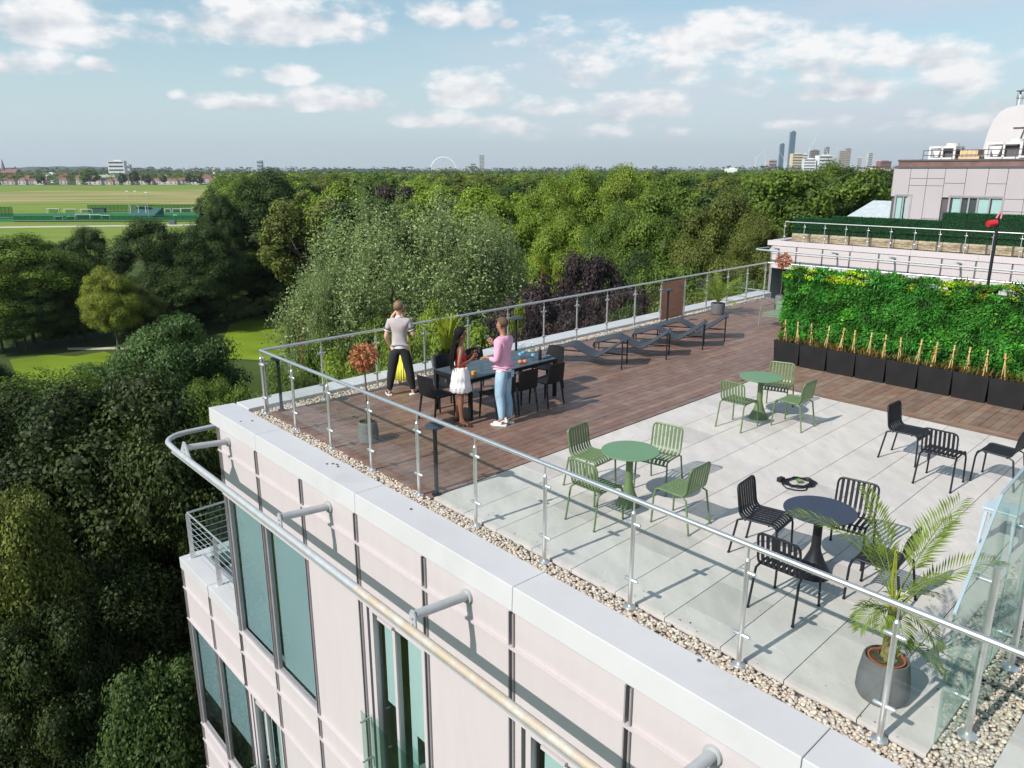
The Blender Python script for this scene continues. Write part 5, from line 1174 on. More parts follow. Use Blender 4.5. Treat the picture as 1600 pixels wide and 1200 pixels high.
tree('bronze_sapling', 'red-leaved sapling beside the golden bush', 849, 415, 14, 54, 'bronze', 'round', 0, base=.3)
tree('golden_tree', 'bright lime-green shrub crown behind the balustrade above the table', 812, 461, 44, 40, 'yellow', 'round', 0)
for i, (px, ty, w, D, m) in enumerate(((455, 560, 130, 30, 'mid'), (545, 545, 150, 31, 'lime'), (640, 520, 150, 34, 'mid'), (720, 500, 150, 37, 'lime'), (600, 490, 140, 42, 'mid'), (380, 600, 120, 31, 'mid'), (330, 620, 90, 28, 'lime'), (690, 470, 110, 46, 'lime'), (510, 520, 110, 40, 'mid'))):
    tree('shrub_tree', ['broad dark green bush just behind the corner of the parapet', 'light green bush right of the corner of the parapet', 'green bush behind the man in grey', 'light green bush behind the woman in red', 'mid-green tree top beyond the man in grey', 'green bush at the left of the corner, lowest down', 'yellow-green bush between coping and the chestnut', 'lime-green bush above the grey tapered planter', 'green bush above the copper-leaved ball tree'][i], px, ty, w, D, m, 'round', 1, 'understorey trees close behind the parapet', base=.1)
for i, (px, ty, w, D) in enumerate(((1060, 455, 130, 42), (1130, 440, 120, 46), (1180, 430, 100, 52), (990, 470, 120, 40), (905, 480, 120, 38), (830, 500, 120, 36))):
    tree('shrub_tree', ['olive bush right of the brown board', 'green bush behind the small palm', 'green bush where the wing meets the balustrade', 'dark green bush left of the brown board', 'dark purple bush behind the first loungers', 'dark purple bush behind the far end of the dining table'][i], px, ty, w, D, ('olive', 'mid', 'mid', 'dark', 'purple', 'purple')[i], 'round', 1, 'low trees behind the far half of the balustrade', base=.1)
for i, (px, ty, w, D, m) in enumerate(((60, 950, 260, 18, 'shade'), (150, 880, 300, 21, 'shade'), (330, 800, 150, 24, 'shade'), (-40, 590, 300, 32, 'shade'), (70, 578, 280, 37, 'mid'), (-30, 548, 150, 60, 'dark'), (330, 585, 120, 36, 'mid'))):
    tree('shrub_tree', ['dark tree low at the bottom left, nearest the edge', 'dark tree low at the bottom left, beside the lower wall', 'dark tree directly left of the balcony railing', 'mid-green tree at the left edge above the plane tree', 'mid-green tree below the garden lawn', 'dark tree at the left edge beside the garden lawn', 'mid-green tree between the pine and the parapet corner'][i], px, ty, w, D, m, 'round', 2 if D < 40 else 1, 'understorey trees left of the facade', base=.05)
for i, (px, ty, w, D, m) in enumerate(((-10, 430, 130, 112, 'mid'), (30, 440, 120, 113, 'dark'), (70, 462, 110, 116, 'dark'), (130, 470, 80, 119, 'dark'), (235, 480, 110, 119, 'dark'), (300, 470, 90, 132, 'dark'), (360, 460, 100, 150, 'mid'), (430, 460, 120, 150, 'dark'))):
    tree('shrub_tree', ordn(i) + ' dark low tree from the left along the back of the two lawns', px, ty, w, D, m, 'round', 1, 'low trees along the back of the lawns', base=.0)
tree('oak_tree', 'tall green oak standing highest just left of the penthouse', 1300, 247, 110, 150, 'mid', 'round', 1)
tree('oak_tree', 'green oak merging with the right of the tallest one by the penthouse', 1365, 262, 90, 140, 'dark', 'round', 1)
# grey-leaved shrubs along the back of the lawn
for k in range(7):
    p = far_at(320 + 24 * k, 133 + 2.2 * k, GZ); o = tree_at('grey_shrub', ordn(k) + ' silver-grey shrub from the left along the back of the lawn', p, random.uniform(2.5, 5), random.uniform(1.6, 2.6), 'silver', 'round', 0, 'silver-grey shrubs behind the lawn', .0)
# belt of woodland: individuals
n_w = 0
spots = []
r_ = random.Random(5)
CN = dict(mid='mid-green', lime='light green', olive='olive-green', dark='dark green', purple='purple')
def wood(px0, px1, d0, d1, n, y0, y1, mix, where):
    k = 0; tries = 0; made = []
    while k < n and tries < 4000:
        tries += 1; u = r_.random(); D = d0 + (d1 - d0) * u; px = r_.uniform(px0, px1); p = far_at(px, D, GZ)
        if any((p - q).length < 7 + D * .012 for q in spots): continue
        spots.append(p); k += 1
        h = z_at(r_.uniform(y0, y1), D) - GZ; h = max(12, min(h, 27.5))
        if px < 330 + 0 and D < 1350: continue
        cm = r_.choice(mix); made.append((px, cm, tree_at('woodland_tree', 'x', p, h, r_.uniform(5, 8.2) * (1 + D / 900), cm, 'round', 0, 'trees of the woodland belt', .08)))
    for cm in set(m[1] for m in made):
        for j, m in enumerate(sorted((m for m in made if m[1] == cm), key=lambda m: m[0])): m[2]['label'] = f'{ordn(j)} {CN[cm]} tree from the left {where}'
wood(455, 840, 115, 210, 34, 280, 314, ['mid', 'lime', 'mid', 'olive', 'lime', 'dark', 'purple'], 'in the wood right behind the white poplar')
wood(440, 860, 210, 420, 46, 268, 288, ['mid', 'lime', 'dark', 'olive', 'mid', 'mid'], 'in the farther wood behind the poplar')
wood(1040, 1260, 100, 190, 26, 274, 310, ['mid', 'dark', 'olive', 'mid'], 'in the near wood left of the wing')
wood(1180, 1420, 85, 190, 36, 258, 285, ['dark', 'mid', 'mid', 'dark'], 'in the wood just left of the penthouse')
wood(860, 1420, 170, 400, 64, 266, 286, ['mid', 'dark', 'olive', 'mid', 'lime'], 'in the far wood before the towers')
wood(340, 480, 160, 330, 16, 272, 285, ['mid', 'dark', 'lime'], 'beside the large round oak')
# the far woods and suburbs' trees that read as one mass
def far_wood(name, label, rows, m, leafn=260):
    Vs = []; cs = []; r = np.random.default_rng(9)
    for (px0, px1, d0, d1, n, h0, h1) in rows:
        base = [crown_arrays(70 + k, 'round', 16, leafn, .085 if leafn > 300 else .15) for k in range(4)]
        for _ in range(n):
            D = d0 * (d1 / d0) ** r.random(); p = far_at(r.uniform(px0, px1), D, GZ); V, lt, L = base[r.integers(0, 4)]; h = r.uniform(h0, h1); rr = h * r.uniform(.4, .65); a = r.uniform(0, 6.28)
            x = V[..., 0] * math.cos(a) - V[..., 1] * math.sin(a); y = V[..., 0] * math.sin(a) + V[..., 1] * math.cos(a)
            Vs.append(np.stack([x * rr + p.x, y * rr + p.y, V[..., 2] * h * .95 + GZ], 2)); b = r.uniform(.55, 1.5); w = r.uniform(.8, 1.35); cs.append(np.stack([lt * b * w, lt * b, lt * b * .8], 1))
    V = np.concatenate(Vs).reshape(-1, 3); n = len(V) // 4
    o = np_mesh(name, V, np.arange(4 * n).reshape(n, 4), m, None, np.concatenate(cs)); return tag(o, label, 'woodland', kind='stuff')
far_wood('distant_woodland', 'distant mass of green treetops reaching the horizon', [(330, 1420, 420, 900, 420, 17, 25)], LM['mid'], 420)
far_wood('distant_woodland', 'thin band of distant trees among the suburbs on the skyline', [(330, 1450, 900, 2600, 900, 15, 26), (-80, 345, 1480, 2800, 480, 8, 24)], LM['mid'], 110)
far_wood('distant_woodland', 'hazy dark line of trees right on the horizon', [(-80, 1500, 2600, 6500, 1500, 18, 42)], LM['dark'], 70)
# ------------------------------------------------------------------ hills
hq = MB()
for (x0, x1, D, hh) in ((-60, 250, 6800, 30), (470, 640, 6600, 6)):
    n = 24
    vs = []
    for k in range(n + 1):
        p = far_at(x0 + (x1 - x0) * k / n, D, GZ); h = hh * math.sin(math.pi * k / n) ** .7 * (1 + .12 * math.sin(k * 1.9)); vs += [p, p + Vector((0, 120, 26 + h)), p + Vector((0, 900, GZ * 0))]
    hq.add(vs, [(3 * k + a, 3 * k + 3 + a, 3 * k + 4 + a, 3 * k + 1 + a) for k in range(n) for a in (0, 1)])
structure(hq.build('hills', mat('wooded_hill', (.03, .045, .025), .95, var=.3, scale=.01), smooth=80))

# ------------------------------------------------------------------ houses beyond the field
M_rw = mat('white_render', (.50, .48, .46), .8, var=.06); M_rr = mat('red_roof_tile', (.20, .085, .06), .8, var=.15); M_rb = mat('brown_brick', (.22, .12, .09), .8, var=.1); M_win = mat('dark_window', (.06, .07, .08), .3)
def house(w, d, h, rh):
    o = thing('house', 'white-walled house with a red tiled roof in the terrace row beyond the field', 'house', group='houses in the row beyond the playing field')
    q = MB(); q.box((0, 0, h / 2), (w, d, h)); q.build('wall', M_rw, o, smooth=0)
    q = MB(); a, b = w / 2 + .3, d / 2 + .3
    q.add([(-a, -b, h), (a, -b, h), (a, b, h), (-a, b, h), (-a * .6, 0, h + rh), (a * .6, 0, h + rh)], [(3, 2, 1, 0), (0, 1, 5, 4), (2, 3, 4, 5), (1, 2, 5), (3, 0, 4)]); rf = q.build('roof', M_rr, o, smooth=0)
    q = MB(); q.box((a * .3, 0, h + rh), (.9, .7, 1.8)); q.build('chimney', M_rb, rf, smooth=0)
    for x in (-.28, .28):
        for z in (.28, .72): q = MB(); q.box((x * w, -d / 2 - .03, z * h), (w * .2, .1, h * .22)); q.build('window', M_win, o, smooth=0)
    return o
hs = house(13, 10, 6.8, 4.0); hn = 0; rh_ = random.Random(3)
for k in range(44):
    px = -40 + 9.1 * k + rh_.uniform(-1.5, 1.5)
    if rh_.random() < .12: continue
    lb_ = ordn(hn) + ' white-walled red-roofed house from the left in the row beyond the field'; o = hs if hn == 0 else copy_tree(hs); o['label'] = lb_; hn += 1; D = 1480 + rh_.uniform(-12, 40) - .06 * px; o.location = far_at(px, D, GZ); o.rotation_euler = (0, 0, R(rh_.uniform(-8, 8))); o.scale = (rh_.uniform(.9, 1.2), 1, rh_.uniform(.9, 1.15))
for k in range(46):
    px = rh_.uniform(-40, 400); o = copy_tree(hs, 'house with a red roof scattered among the suburban trees'); o['group'] = 'houses among the suburban trees'; D = rh_.uniform(1480, 2400); o.location = far_at(px, D, GZ + 1); o.rotation_euler = (0, 0, R(rh_.uniform(-50, 50))); s_ = rh_.uniform(1, 1.5); o.scale = (s_, s_, s_)
# football pitch: fences, goals, stand
M_wh = mat('white_goal_paint', (.72, .74, .74), .5); M_net = glass('goal_net', (.72, .76, .76), .2); M_fd = mat('dark_green_fence', (.02, .06, .045), .6)
def goal(px, D, w, h, label, grp='white football goals on the pitch'):
    o = thing('football_goal', label, 'goal', far_at(px, D, GZ + .1), R(2), grp)
    q = MB()
    for sx in (-1, 1): q.cyl((sx * w / 2, 0, 0), (sx * w / 2, 0, h), .12, n=6); q.tube([(sx * w / 2, 0, h), (sx * w / 2, h * .5, h * .9), (sx * w / 2, h * .9, 0)], .06, 5)
    q.cyl((-w / 2, 0, h), (w / 2, 0, h), .12, n=6); q.cyl((-w / 2, h * .9, .05), (w / 2, h * .9, .05), .06, n=5); q.build('frame', M_wh, o)
    q = MB(); q.box((0, h * .8, h * .45), (w, .05, h * .9)); q.build('net', M_net, o, smooth=0)
for i, (px, D, w, h) in enumerate(((72, 492, 7.3, 2.8), (99, 495, 7.3, 2.4), (125, 497, 7.3, 2.2), (79, 424, 4.6, 2), (98, 424, 4.6, 2), (118, 432, 8, 2.7), (138, 434, 6, 2.3), (154, 433, 4.6, 2), (254, 501, 4, 2.1), (268, 502, 5, 2.1), (283, 502, 6.5, 2.4), (302, 503, 7.3, 2.8), (265, 452, 2, 1), (309, 446, 5, 2.2))):
    od = ('leftmost', 'second', 'third')[i] if i < 3 else ''
    goal(px, D, w, h, ['white football goal, leftmost along the back fence', 'white football goal, second from the left along the back fence', 'white football goal left of the dark shelter', 'small white goal, leftmost at the front of the pitch', 'small white goal, second from the left at the front of the pitch', 'largest white goal at the front of the pitch', 'white goal right behind the largest front one', 'small white goal right of the largest front one', 'small white goal just right of the stand by the back fence', 'low white goal second in the right-hand group', 'white goal third in the right-hand group', 'large white goal ending the right-hand group', 'tiny white goal in the middle of the right half of the pitch', 'white goal by the round oak at the front right of the pitch'][i])
def fence(px0, px1, D, h, label, n=34):
    p0, p1 = far_at(px0, D, GZ), far_at(px1, D, GZ); o = thing('pitch_fence', label, 'fence', p0)
    q = MB(p0)
    for k in range(n + 1): a = p0.lerp(p1, k / n); q.cyl(a, a + Vector((0, 0, h)), .13, n=5)
    q.build('post', M_fd, o)
    q = MB(p0); q.box((p0 + p1) / 2 + Vector((0, 0, h / 2)), ((p1 - p0).length, .04, h)); q.build('mesh_panel', glass('fence_mesh', (.62, .74, .66), .1), o, smooth=0)
    q = MB(p0); q.cyl(p0 + Vector((0, 0, h)), p1 + Vector((0, 0, h)), .08, n=5); q.cyl(p0 + Vector((0, 0, .6)), p1 + Vector((0, 0, .6)), .3, n=5); q.build('rail', M_fd, o)
fence(128, 330, 508, 4.6, 'tall dark mesh fence along the back of the pitch')
fence(8, 322, 411, 3.2, 'low mesh fence along the front of the pitch')
fence(-40, 8, 440, 6.5, 'tall pale mesh fence at the left end of the pitch', 8)
o = thing('spectator_stand', 'small dark green spectator stand beside the pitch', 'stand', far_at(212, 458, GZ), R(-32))
q = MB()
for k in range(5): q.box((0, 1.4 * k, .5 + .5 * k), (24, 1.4, 1 + k * 1.0))
q.build('seating', mat('stand_green', (.03, .10, .10), .6), o, smooth=0)
q = MB(); q.box((-5, 4, 6.2), (16, 6, .25)); q.build('roof', M_fd, o, smooth=0)
for x in (-12, -4, 3):
    q = MB(); q.cyl((x, 1, 0), (x, 1, 6.2), .15, n=6); q.build('roof_post', M_wh, o)
for i, (px, D) in enumerate(((193, 470), (206, 470), (223, 445))):
    o = thing('floodlight_mast', ('thin floodlight mast left of the stand', 'thin floodlight mast behind the stand', 'thin floodlight mast right of the stand')[i], 'mast', far_at(px, D, GZ), 0, 'floodlight masts by the pitch')
    q = MB(); q.cyl((0, 0, 0), (0, 0, 14), .14, .09, 6); q.build('mast', mat('grey_mast', (.45, .47, .48), .5), o); q = MB(); q.box((0, 0, 14), (1.6, .4, .4)); q.build('lamp_bar', M_wh, o)
o = thing('team_shelter', 'long dark shelter behind the pitch beside the goals', 'shelter', far_at(144, 500, GZ)); q = MB(); q.box((0, 0, 1.4), (9, 2.5, 2.8)); q.box((0, 0, 2.95), (9.6, 3, .2)); q.build('shelter_body', M_fd, o, smooth=0)
o = thing('storage_container', 'dark grey-green container on the path', 'container', far_at(260, 388, GZ)); q = MB(); q.box((0, 0, 1.1), (2.9, 2, 2.2)); 
for k in range(7): q.box((-1.3 + .43 * k, -1.02, 1.1), (.12, .05, 2.0))
q.build('container_body', mat('grey_green_steel', (.07, .11, .11), .6), o, smooth=0)
# ------------------------------------------------------------------ skyline
M_cg = mat('blue_glass_tower', (.10, .17, .23), .3, var=.1, scale=.05); M_cc = mat('pale_concrete_tower', (.50, .49, .48), .8, var=.05); M_cy = mat('buff_tower_cladding', (.62, .50, .33), .8); M_cr = mat('red_brick_block', (.24, .09, .07), .8); M_cw = mat('white_block', (.68, .68, .68), .7)
def block(name, label, cat, px, D, wpx, ytop, m, win=True, depth=.6, z0=GZ, cap=None, rows=None, grp=None, cols=5):
    p = far_at(px, D, z0); w = wpx / F * D; h = z_at(ytop, D) - z0; o = thing(name, label, cat, p, R(random.uniform(-12, 12)), grp)
    q = MB(); q.box((0, 0, h / 2), (w, w * depth, h)); q.build('wall', m, o, smooth=0)
    q = MB(); q.box((w * .1, 0, h + .012 * h + .5), (w * .45, w * depth * .5, .024 * h + 1)); q.build('roof_plant', cap or m, o, smooth=0)
    if win:
        rows = rows or max(3, int(h / 7))
        for j in range(rows): q = MB(); q.box((0, -w * depth / 2 - .1, h * (j + .5) / rows), (w * .88, .3, h / rows * .42)); q.build('window_band', M_win, o, smooth=0)
    return o
block('glass_tower', 'tallest slim blue glass tower on the skyline', 'skyscraper', 1234, 3900, 8, 207, M_cg, rows=30, cols=3)
block('glass_tower', 'shorter dark glass tower left of the tallest', 'skyscraper', 1219, 3900, 6.5, 226, M_cg, rows=22, cols=3)
block('buff_tower', 'buff coloured slab block right of the tallest tower', 'building', 1243, 3300, 17, 241, M_cy, rows=8)
block('buff_tower', 'pale buff block joined to the right of the buff slab', 'building', 1254, 3350, 10, 242, M_cw, rows=8)
block('white_building', 'white stepped block in front of the buff ones', 'building', 1263, 3000, 18, 249, M_cw, rows=6)
block('white_building', 'white block at the right end of the pale cluster', 'building', 1286, 3000, 22, 244, M_cw, rows=6)
block('brick_tower', 'dark brick tower behind the white blocks', 'building', 1270, 3600, 13, 236, mat('dark_brick', (.20, .15, .13), .8), rows=12)
block('brick_tower', 'thin dark tower under construction with a crane', 'building', 1289, 3700, 7, 231, mat('grey_brown', (.25, .24, .24), .8), rows=12)
for i, px in enumerate((1313, 1322)): block('scaffold_tower', ('left', 'right')[i] + ' one of two scaffolded towers right of the cluster', 'building', px, 3600, 8, (237, 233)[i], mat('scaffold_tan', (.40, .33, .27), .8), rows=14)
block('grey_tower', 'small grey tower block standing alone farther right', 'building', 1341, 3600, 7, 248, M_cc, rows=8)
block('grey_tower', 'slim grey tower block right of the small one', 'building', 1357, 3600, 7, 240, M_cc, rows=12)
block('brick_block', 'red brick block at the right of the skyline', 'building', 1380, 3000, 18, 253, M_cr, rows=4)
block('brick_block', 'pink and white low block left of the tall glass towers', 'building', 1205, 3000, 13, 251, mat('pink_block', (.45, .33, .32), .8), rows=5)
block('white_building', 'long buff block low above the dark trees', 'building', 1367, 900, 37, 266, M_cy, rows=3, cols=12)
block('white_building', 'long white office block on the left skyline', 'building', 184, 2300, 23, 250, M_cw, rows=5, cols=8)
block('grey_building', 'grey block joined to the right of the white office', 'building', 198, 2350, 12, 256, M_cc, rows=3)
block('grey_tower', 'tall pale tower right of the white arch', 'building', 753, 4200, 8, 242, M_cc, rows=14)
block('grey_tower', 'lower pale block left of the tall pale tower', 'building', 739, 4200, 8, 255, M_cc, rows=5)
block('white_building', 'flat white hall among the trees in the middle', 'building', 1142, 1600, 18, 264, M_cw, rows=1, cols=6)
block('white_building', 'white gabled building among the middle trees', 'building', 1042, 1300, 24, 274, M_cw, rows=2, cols=6)
block('grey_tower', 'small pale chimney-like tower among the suburbs', 'building', 334, 1700, 3, 262, M_cy, rows=3, cols=1)
block('white_building', 'pale long-roofed hall behind the houses', 'building', 170, 1650, 30, 272, mat('pale_green_roof', (.42, .48, .48), .6), rows=1, cols=8)
block('white_building', 'white low building behind the big field tree', 'building', 78, 1700, 12, 269, M_cw, rows=1)
block('grey_building', 'grey building with cranes on the left skyline', 'building', 407, 3800, 8, 250, mat('blue_grey_block', (.28, .32, .36), .8), rows=4)
tree('field_tree', 'round tree standing alone before the houses', 138, 262, 30, 1420, 'mid', 'round', 0, base=.0)
for i, (px, ty, w) in enumerate(((208, 268, 16), (178 + 12, 272, 14), (62, 276, 13), (228, 273, 14), (296, 273, 16), (310, 276, 13), (255, 275, 10))):
    tree('field_tree', ['dark tree right behind the long white office', 'dark tree below the white office', 'small dark tree near the church', 'dark tree right of the middle of the house row', 'dark tree near the right end of the house row', 'dark tree at the right end of the house row', 'smallest dark tree in the middle of the house row'][i], px, ty - 3, w, 1425, 'dark', 'round', 0, 'trees in the line before the houses', base=.0)
# church spire
p = far_at(5, 2600, GZ); o = thing('church', 'church with a thin grey spire at the left edge of the horizon', 'church', p)
q = MB(); q.box((20, 0, 9), (50, 20, 18)); q.box((0, 0, 15), (9, 9, 30)); q.build('wall', M_rb, o, smooth=0)
q = MB(); q.lathe([(6, 30), (.4, 62)], n=8); q.build('spire', mat('grey_spire', (.16, .17, .18), .8), o, smooth=0)
q = MB(); q.add([(-5, -12, 18), (46, -12, 18), (46, 12, 18), (-5, 12, 18), (-5, 0, 29), (46, 0, 29)], [(0, 1, 5, 4), (2, 3, 4, 5), (1, 2, 5), (3, 0, 4)]); q.build('roof', M_rr, o, smooth=0)
# stadium arch
p = far_at(693, 7000, GZ); o = thing('stadium_arch', 'white arch of a far stadium on the horizon', 'arch', p)
q = MB(); q.tube([(118 * math.cos(a), 0, 128 * math.sin(a)) for a in np.linspace(0, math.pi, 40)], 4.2, 8); q.build('arch', mat('white_steel', (.8, .8, .8), .5), o)
q = MB(); q.lathe([(110, 0), (120, 20), (112, 34), (70, 40)], n=30); q.build('bowl', M_cc, o)
# cranes
def crane(px, D, ytop, jib, ang, label):
    p = far_at(px, D, GZ); h = z_at(ytop, D) - GZ; o = thing('tower_crane', label, 'crane', p, 0, 'cranes on the skyline'); w = D / 2600
    q = MB(); q.cyl((0, 0, 0), (0, 0, h), w * .8, n=4); q.build('mast', M_cw, o)
    q = MB(); q.tube([(-jib * .25 * math.cos(ang), 0, h - jib * .1), (0, 0, h), (jib * math.cos(ang), 0, h + jib * math.sin(ang))], [w * 1.2, w * .8, w * .35], 4); q.build('jib', M_cw, o)
for px, D, y, j, a, l in ((1262, 3300, 234, 78, 1.12, 'white luffing crane, the tallest, its jib leaning right'), (1226, 3000, 254, 70, 2.15, 'pale crane whose jib leans left before the glass towers'), (1180, 3300, 248, 40, .75, 'thin crane at the left end of the cluster'), (1195, 3300, 254, 55, 1.75, 'thin reddish crane left of the glass towers'),
                          (1290, 3600, 240, 50, 2.0, 'crane over the thin tower under construction'), (403, 3800, 252, 40, 1.4, 'left one of the two cranes on the left skyline'), (410, 3800, 250, 42, 1.7, 'right one of the two cranes on the left skyline'), (1092, 3600, 258, 30, 1.0, 'small crane above the middle trees')): crane(px, D, y, j, a, l)

# ------------------------------------------------------------------ roof of the opposite wing
GT = 'weathered timber troughs on the wing roof'; GH = 'clipped hedges on the wing roof'
M_hedge = leafmat('artificial_hedge_leaf', (.012, .075, .022), (.018, .10, .03), .15)
wf = sheet('wing_roof', [STp(-9.7, 37.5), STp(16.6, 37.5), STp(16.6, 60), STp(-9.7, 60)], -.03, mat('grey_roof_deck', (.30, .29, .28), .9))
names = ['leftmost', 'second', 'third', 'fourth', 'fifth', 'sixth', 'seventh', 'eighth', 'ninth', 'tenth', 'eleventh', 'twelfth']
hts = [1.34] * 2 + [1.50] * 5 + [1.92] * 5
for k in range(12):
    s0 = -9.3 + 1.16 * k; t0 = 37.95 + .030 * k; o = thing('timber_trough', names[k] + ' timber trough from the left on the wing roof', 'planter', ST(s0 + .68, t0 + .3, 0), 0, GT)
    q = MB(o.location)
    for j in range(4): stbox(q, s0, s0 + 1.07, t0, t0 + .03, .02 + .115 * j, .02 + .115 * j + .11); stbox(q, s0, s0 + 1.07, t0 + .55, t0 + .58, .02 + .115 * j, .02 + .115 * j + .11)
    for s_ in (s0 + .001, s0 + 1.04): stbox(q, s_, s_ + .028, t0 + .031, t0 + .549, .02, .475)
    q.build('boards', M_timber, o, smooth=0)
    q = MB(o.location); stbox(q, s0 + 1.075, s0 + 1.15, t0 + .02, t0 + .1, 0, .5); q.build('end_post', M_gap, o, smooth=0)
    h = hts[k]; n = 5200; s = rng.uniform(s0, s0 + 1.15, n); t = rng.uniform(t0 + .03, t0 + .58, n); z = rng.uniform(.44, h, n); f = rng.integers(0, 5, n)
    t[f < 2] = t0 + .03; z[f == 2] = h; z[f == 4] = h; t[f == 3] = t0 + .58; c = np.array([C0[:]]) + s[:, None] * np.array([ea[:]]) + t[:, None] * np.array([eb[:]]); c[:, 2] = z; c += rng.normal(0, .018, (n, 3))
    d = rng.normal(size=(n, 3)); d /= np.linalg.norm(d, axis=1)[:, None]; w = np.cross(d, rng.normal(size=(n, 3))); w /= np.linalg.norm(w, axis=1)[:, None]
    p = ST(s0 + .7, t0 + .3, .45); ho = thing('clipped_hedge', names[k] + ' length of clipped hedge from the left on the wing roof', 'hedge', p, 0, GH); c -= np.array(p[:])
    V = np.stack([c, c + d * .03 - w * .014, c + d * .06, c + d * .03 + w * .014], 1).reshape(-1, 3); np_mesh('foliage', V, np.arange(4 * n).reshape(n, 4), M_hedge, ho, np.repeat(rng.uniform(.5, 1.6, n)[:, None], 3, 1))
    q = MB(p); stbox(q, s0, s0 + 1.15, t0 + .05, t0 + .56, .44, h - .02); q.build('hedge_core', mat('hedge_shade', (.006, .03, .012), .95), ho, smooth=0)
# penthouse with staggered cladding
PT, PS = 43.0, -5.7
o = thing('rooftop_penthouse', 'grey-pink clad penthouse storey with staggered panels on the wing roof', 'building', ST(PS, PT, 0)); B = lambda: MB(o.location)
q = B(); stbox(q, PS + .02, 20, PT + .12, PT + 12, 0, 4.12); q.build('core', M_gap, o, smooth=0)
M_pp = mat('mauve_cladding_panel', (.40, .355, .37), .55, var=.03, scale=.5)
wins = [(PS + .32, PS + 1.12, 2.62), (PS + 3.32, PS + 5.93, 2.62), (PS + 12.5, PS + 14.5, 2.55)]
q = B(); x = PS; i = 0; rp = random.Random(8)
while x < 18:
    w = rp.choice((.85, .95, .95, 1.1)); zs = [0] + sorted(rp.sample([.8, 1.35, 1.9, 2.55, 3.2, 3.6], 3)) + [4.16]
    if any(a - .2 < x + w / 2 < b + .2 for a, b, _ in wins): zs = [2.56] + ([3.35] if i % 2 else []) + [4.16]
    for a, b in zip(zs[:-1], zs[1:]): stbox(q, x + .012, x + w - .012, PT, PT + .10, a + .012, b - .012)
    if x == PS: 
        for a, b in zip(zs[:-1], zs[1:]): stbox(q, x - .03, x - .001, PT + .02, PT + 10, a + .012, b - .012)
    x += w; i += 1
q.build('cladding', M_pp, o, smooth=0)
for a, b, h in wins:
    q = B(); 
    for u, v_ in ((a - .1, a), (b, b + .1)): stbox(q, u, v_, PT - .02, PT + .11, .0, h)
    stbox(q, a - .1, b + .1, PT - .03, PT + .11, h + .002, h + .09); m_ = (a + b) / 2
    for u in ([m_] if b - a < 2 else [a + .55, a + .95, a + 1.4, b - .62]): stbox(q, u - .04, u + .04, PT + .03, PT + .10, 0, h)
    f = q.build('window', M_fin, o, smooth=0); q = B(); stbox(q, a, b, PT + .06, PT + .07, 0, h); q.build('pane', M_pane, f, smooth=0)
    q = B(); 
    for u, v_ in ([(a, m_ - .1), (m_ + .1, b)] if b - a < 2 else [(a + .1, a + .50), (a + 1.45, b - .66), (b - .5, b)]): stbox(q, u, v_, PT + .10, PT + .11, 0, h)
    q.build('blind', M_blindw, f, smooth=0)
q = B(); stbox(q, PS + .1, 20, PT + .25, PT + 11, 4.125, 4.62); q.build('parapet', mat('terracotta_parapet', (.17, .095, .08), .8, var=.25, scale=1.5), o, smooth=0)
q = B(); stbox(q, PS, 20, PT - .04, PT + .3, 4.17, 4.28); stbox(q, PS + .05, 20, PT + .20, PT + .26, 4.56, 4.66); q.build('capping', M_gap, o, smooth=0)
# sloping glass roof left of the penthouse
p = ST(PS - 3.5, PT + 3, 0); o = thing('lean_to_roof', 'pale sloping glass roof left of the penthouse', 'roof', p)
q = MB(p); q.add([ST(PS - 3.9, PT + 2, .85), ST(PS - .1, PT + 2, .85), ST(PS - .1, PT + 5, 2.1), ST(PS - 3.0, PT + 5, 2.1), ST(PS - 3.9, PT + 2, 0), ST(PS - .1, PT + 2, 0), ST(PS - .1, PT + 5, 0), ST(PS - 3.0, PT + 5, 0)], [(0, 1, 2, 3), (4, 5, 1, 0), (5, 6, 2, 1), (6, 7, 3, 2), (7, 4, 0, 3), (7, 6, 5, 4)])
q.build('glazing', mat('pale_grey_glass_roof', (.45, .50, .52), .25), o, smooth=0)
q = MB(p)
for k in range(4): q.cyl(ST(PS - 3.6 + k * 1.1, PT + 1.9, 0), ST(PS - 3.6 + k * 1.1, PT + 1.9, 1.0), .02, n=6)
q.build('post', M_steel, o)
# barrel roof, chillers, flue, aerial
VS, VT = PS + 2.76, PT + 6.5; p = ST(VS, VT, 4.6); o = thing('barrel_roof', 'big white curved plant-room roof above the penthouse', 'plant room', p)
q = MB(p); prof = [(VS - .05, 4.62), (VS + .03, 5.5), (VS + .14, 6.3), (VS + .32, 6.95), (VS + .58, 7.4), (VS + .95, 7.66), (VS + 1.7, 7.80), (VS + 8, 8.0), (VS + 8, 4.62)]; n = len(prof)
q.add([ST(s, VT, z) for s, z in prof] + [ST(s, VT + 7, z) for s, z in prof], [tuple(range(n - 1, -1, -1)), tuple(range(n, 2 * n))] + [(i, (i + 1) % n, n + (i + 1) % n, n + i) for i in range(n)])
q.build('shell', mat('white_membrane', (.52, .49, .50), .6, var=.04, scale=.6), o, smooth=30)
q = MB(p); q.tube([ST(VS + 1.7, VT - .06, 4.6), ST(VS + 2.4, VT - .06, 7.8)], .035, 6); q.cyl(ST(VS + 1.5, VT - .05, 6.5), ST(VS + 2.4, VT - .05, 6.5), .03, n=6); q.build('lightning_rod', M_gap, o)
M_unit = mat('white_unit_paint', (.62, .61, .60), .5)
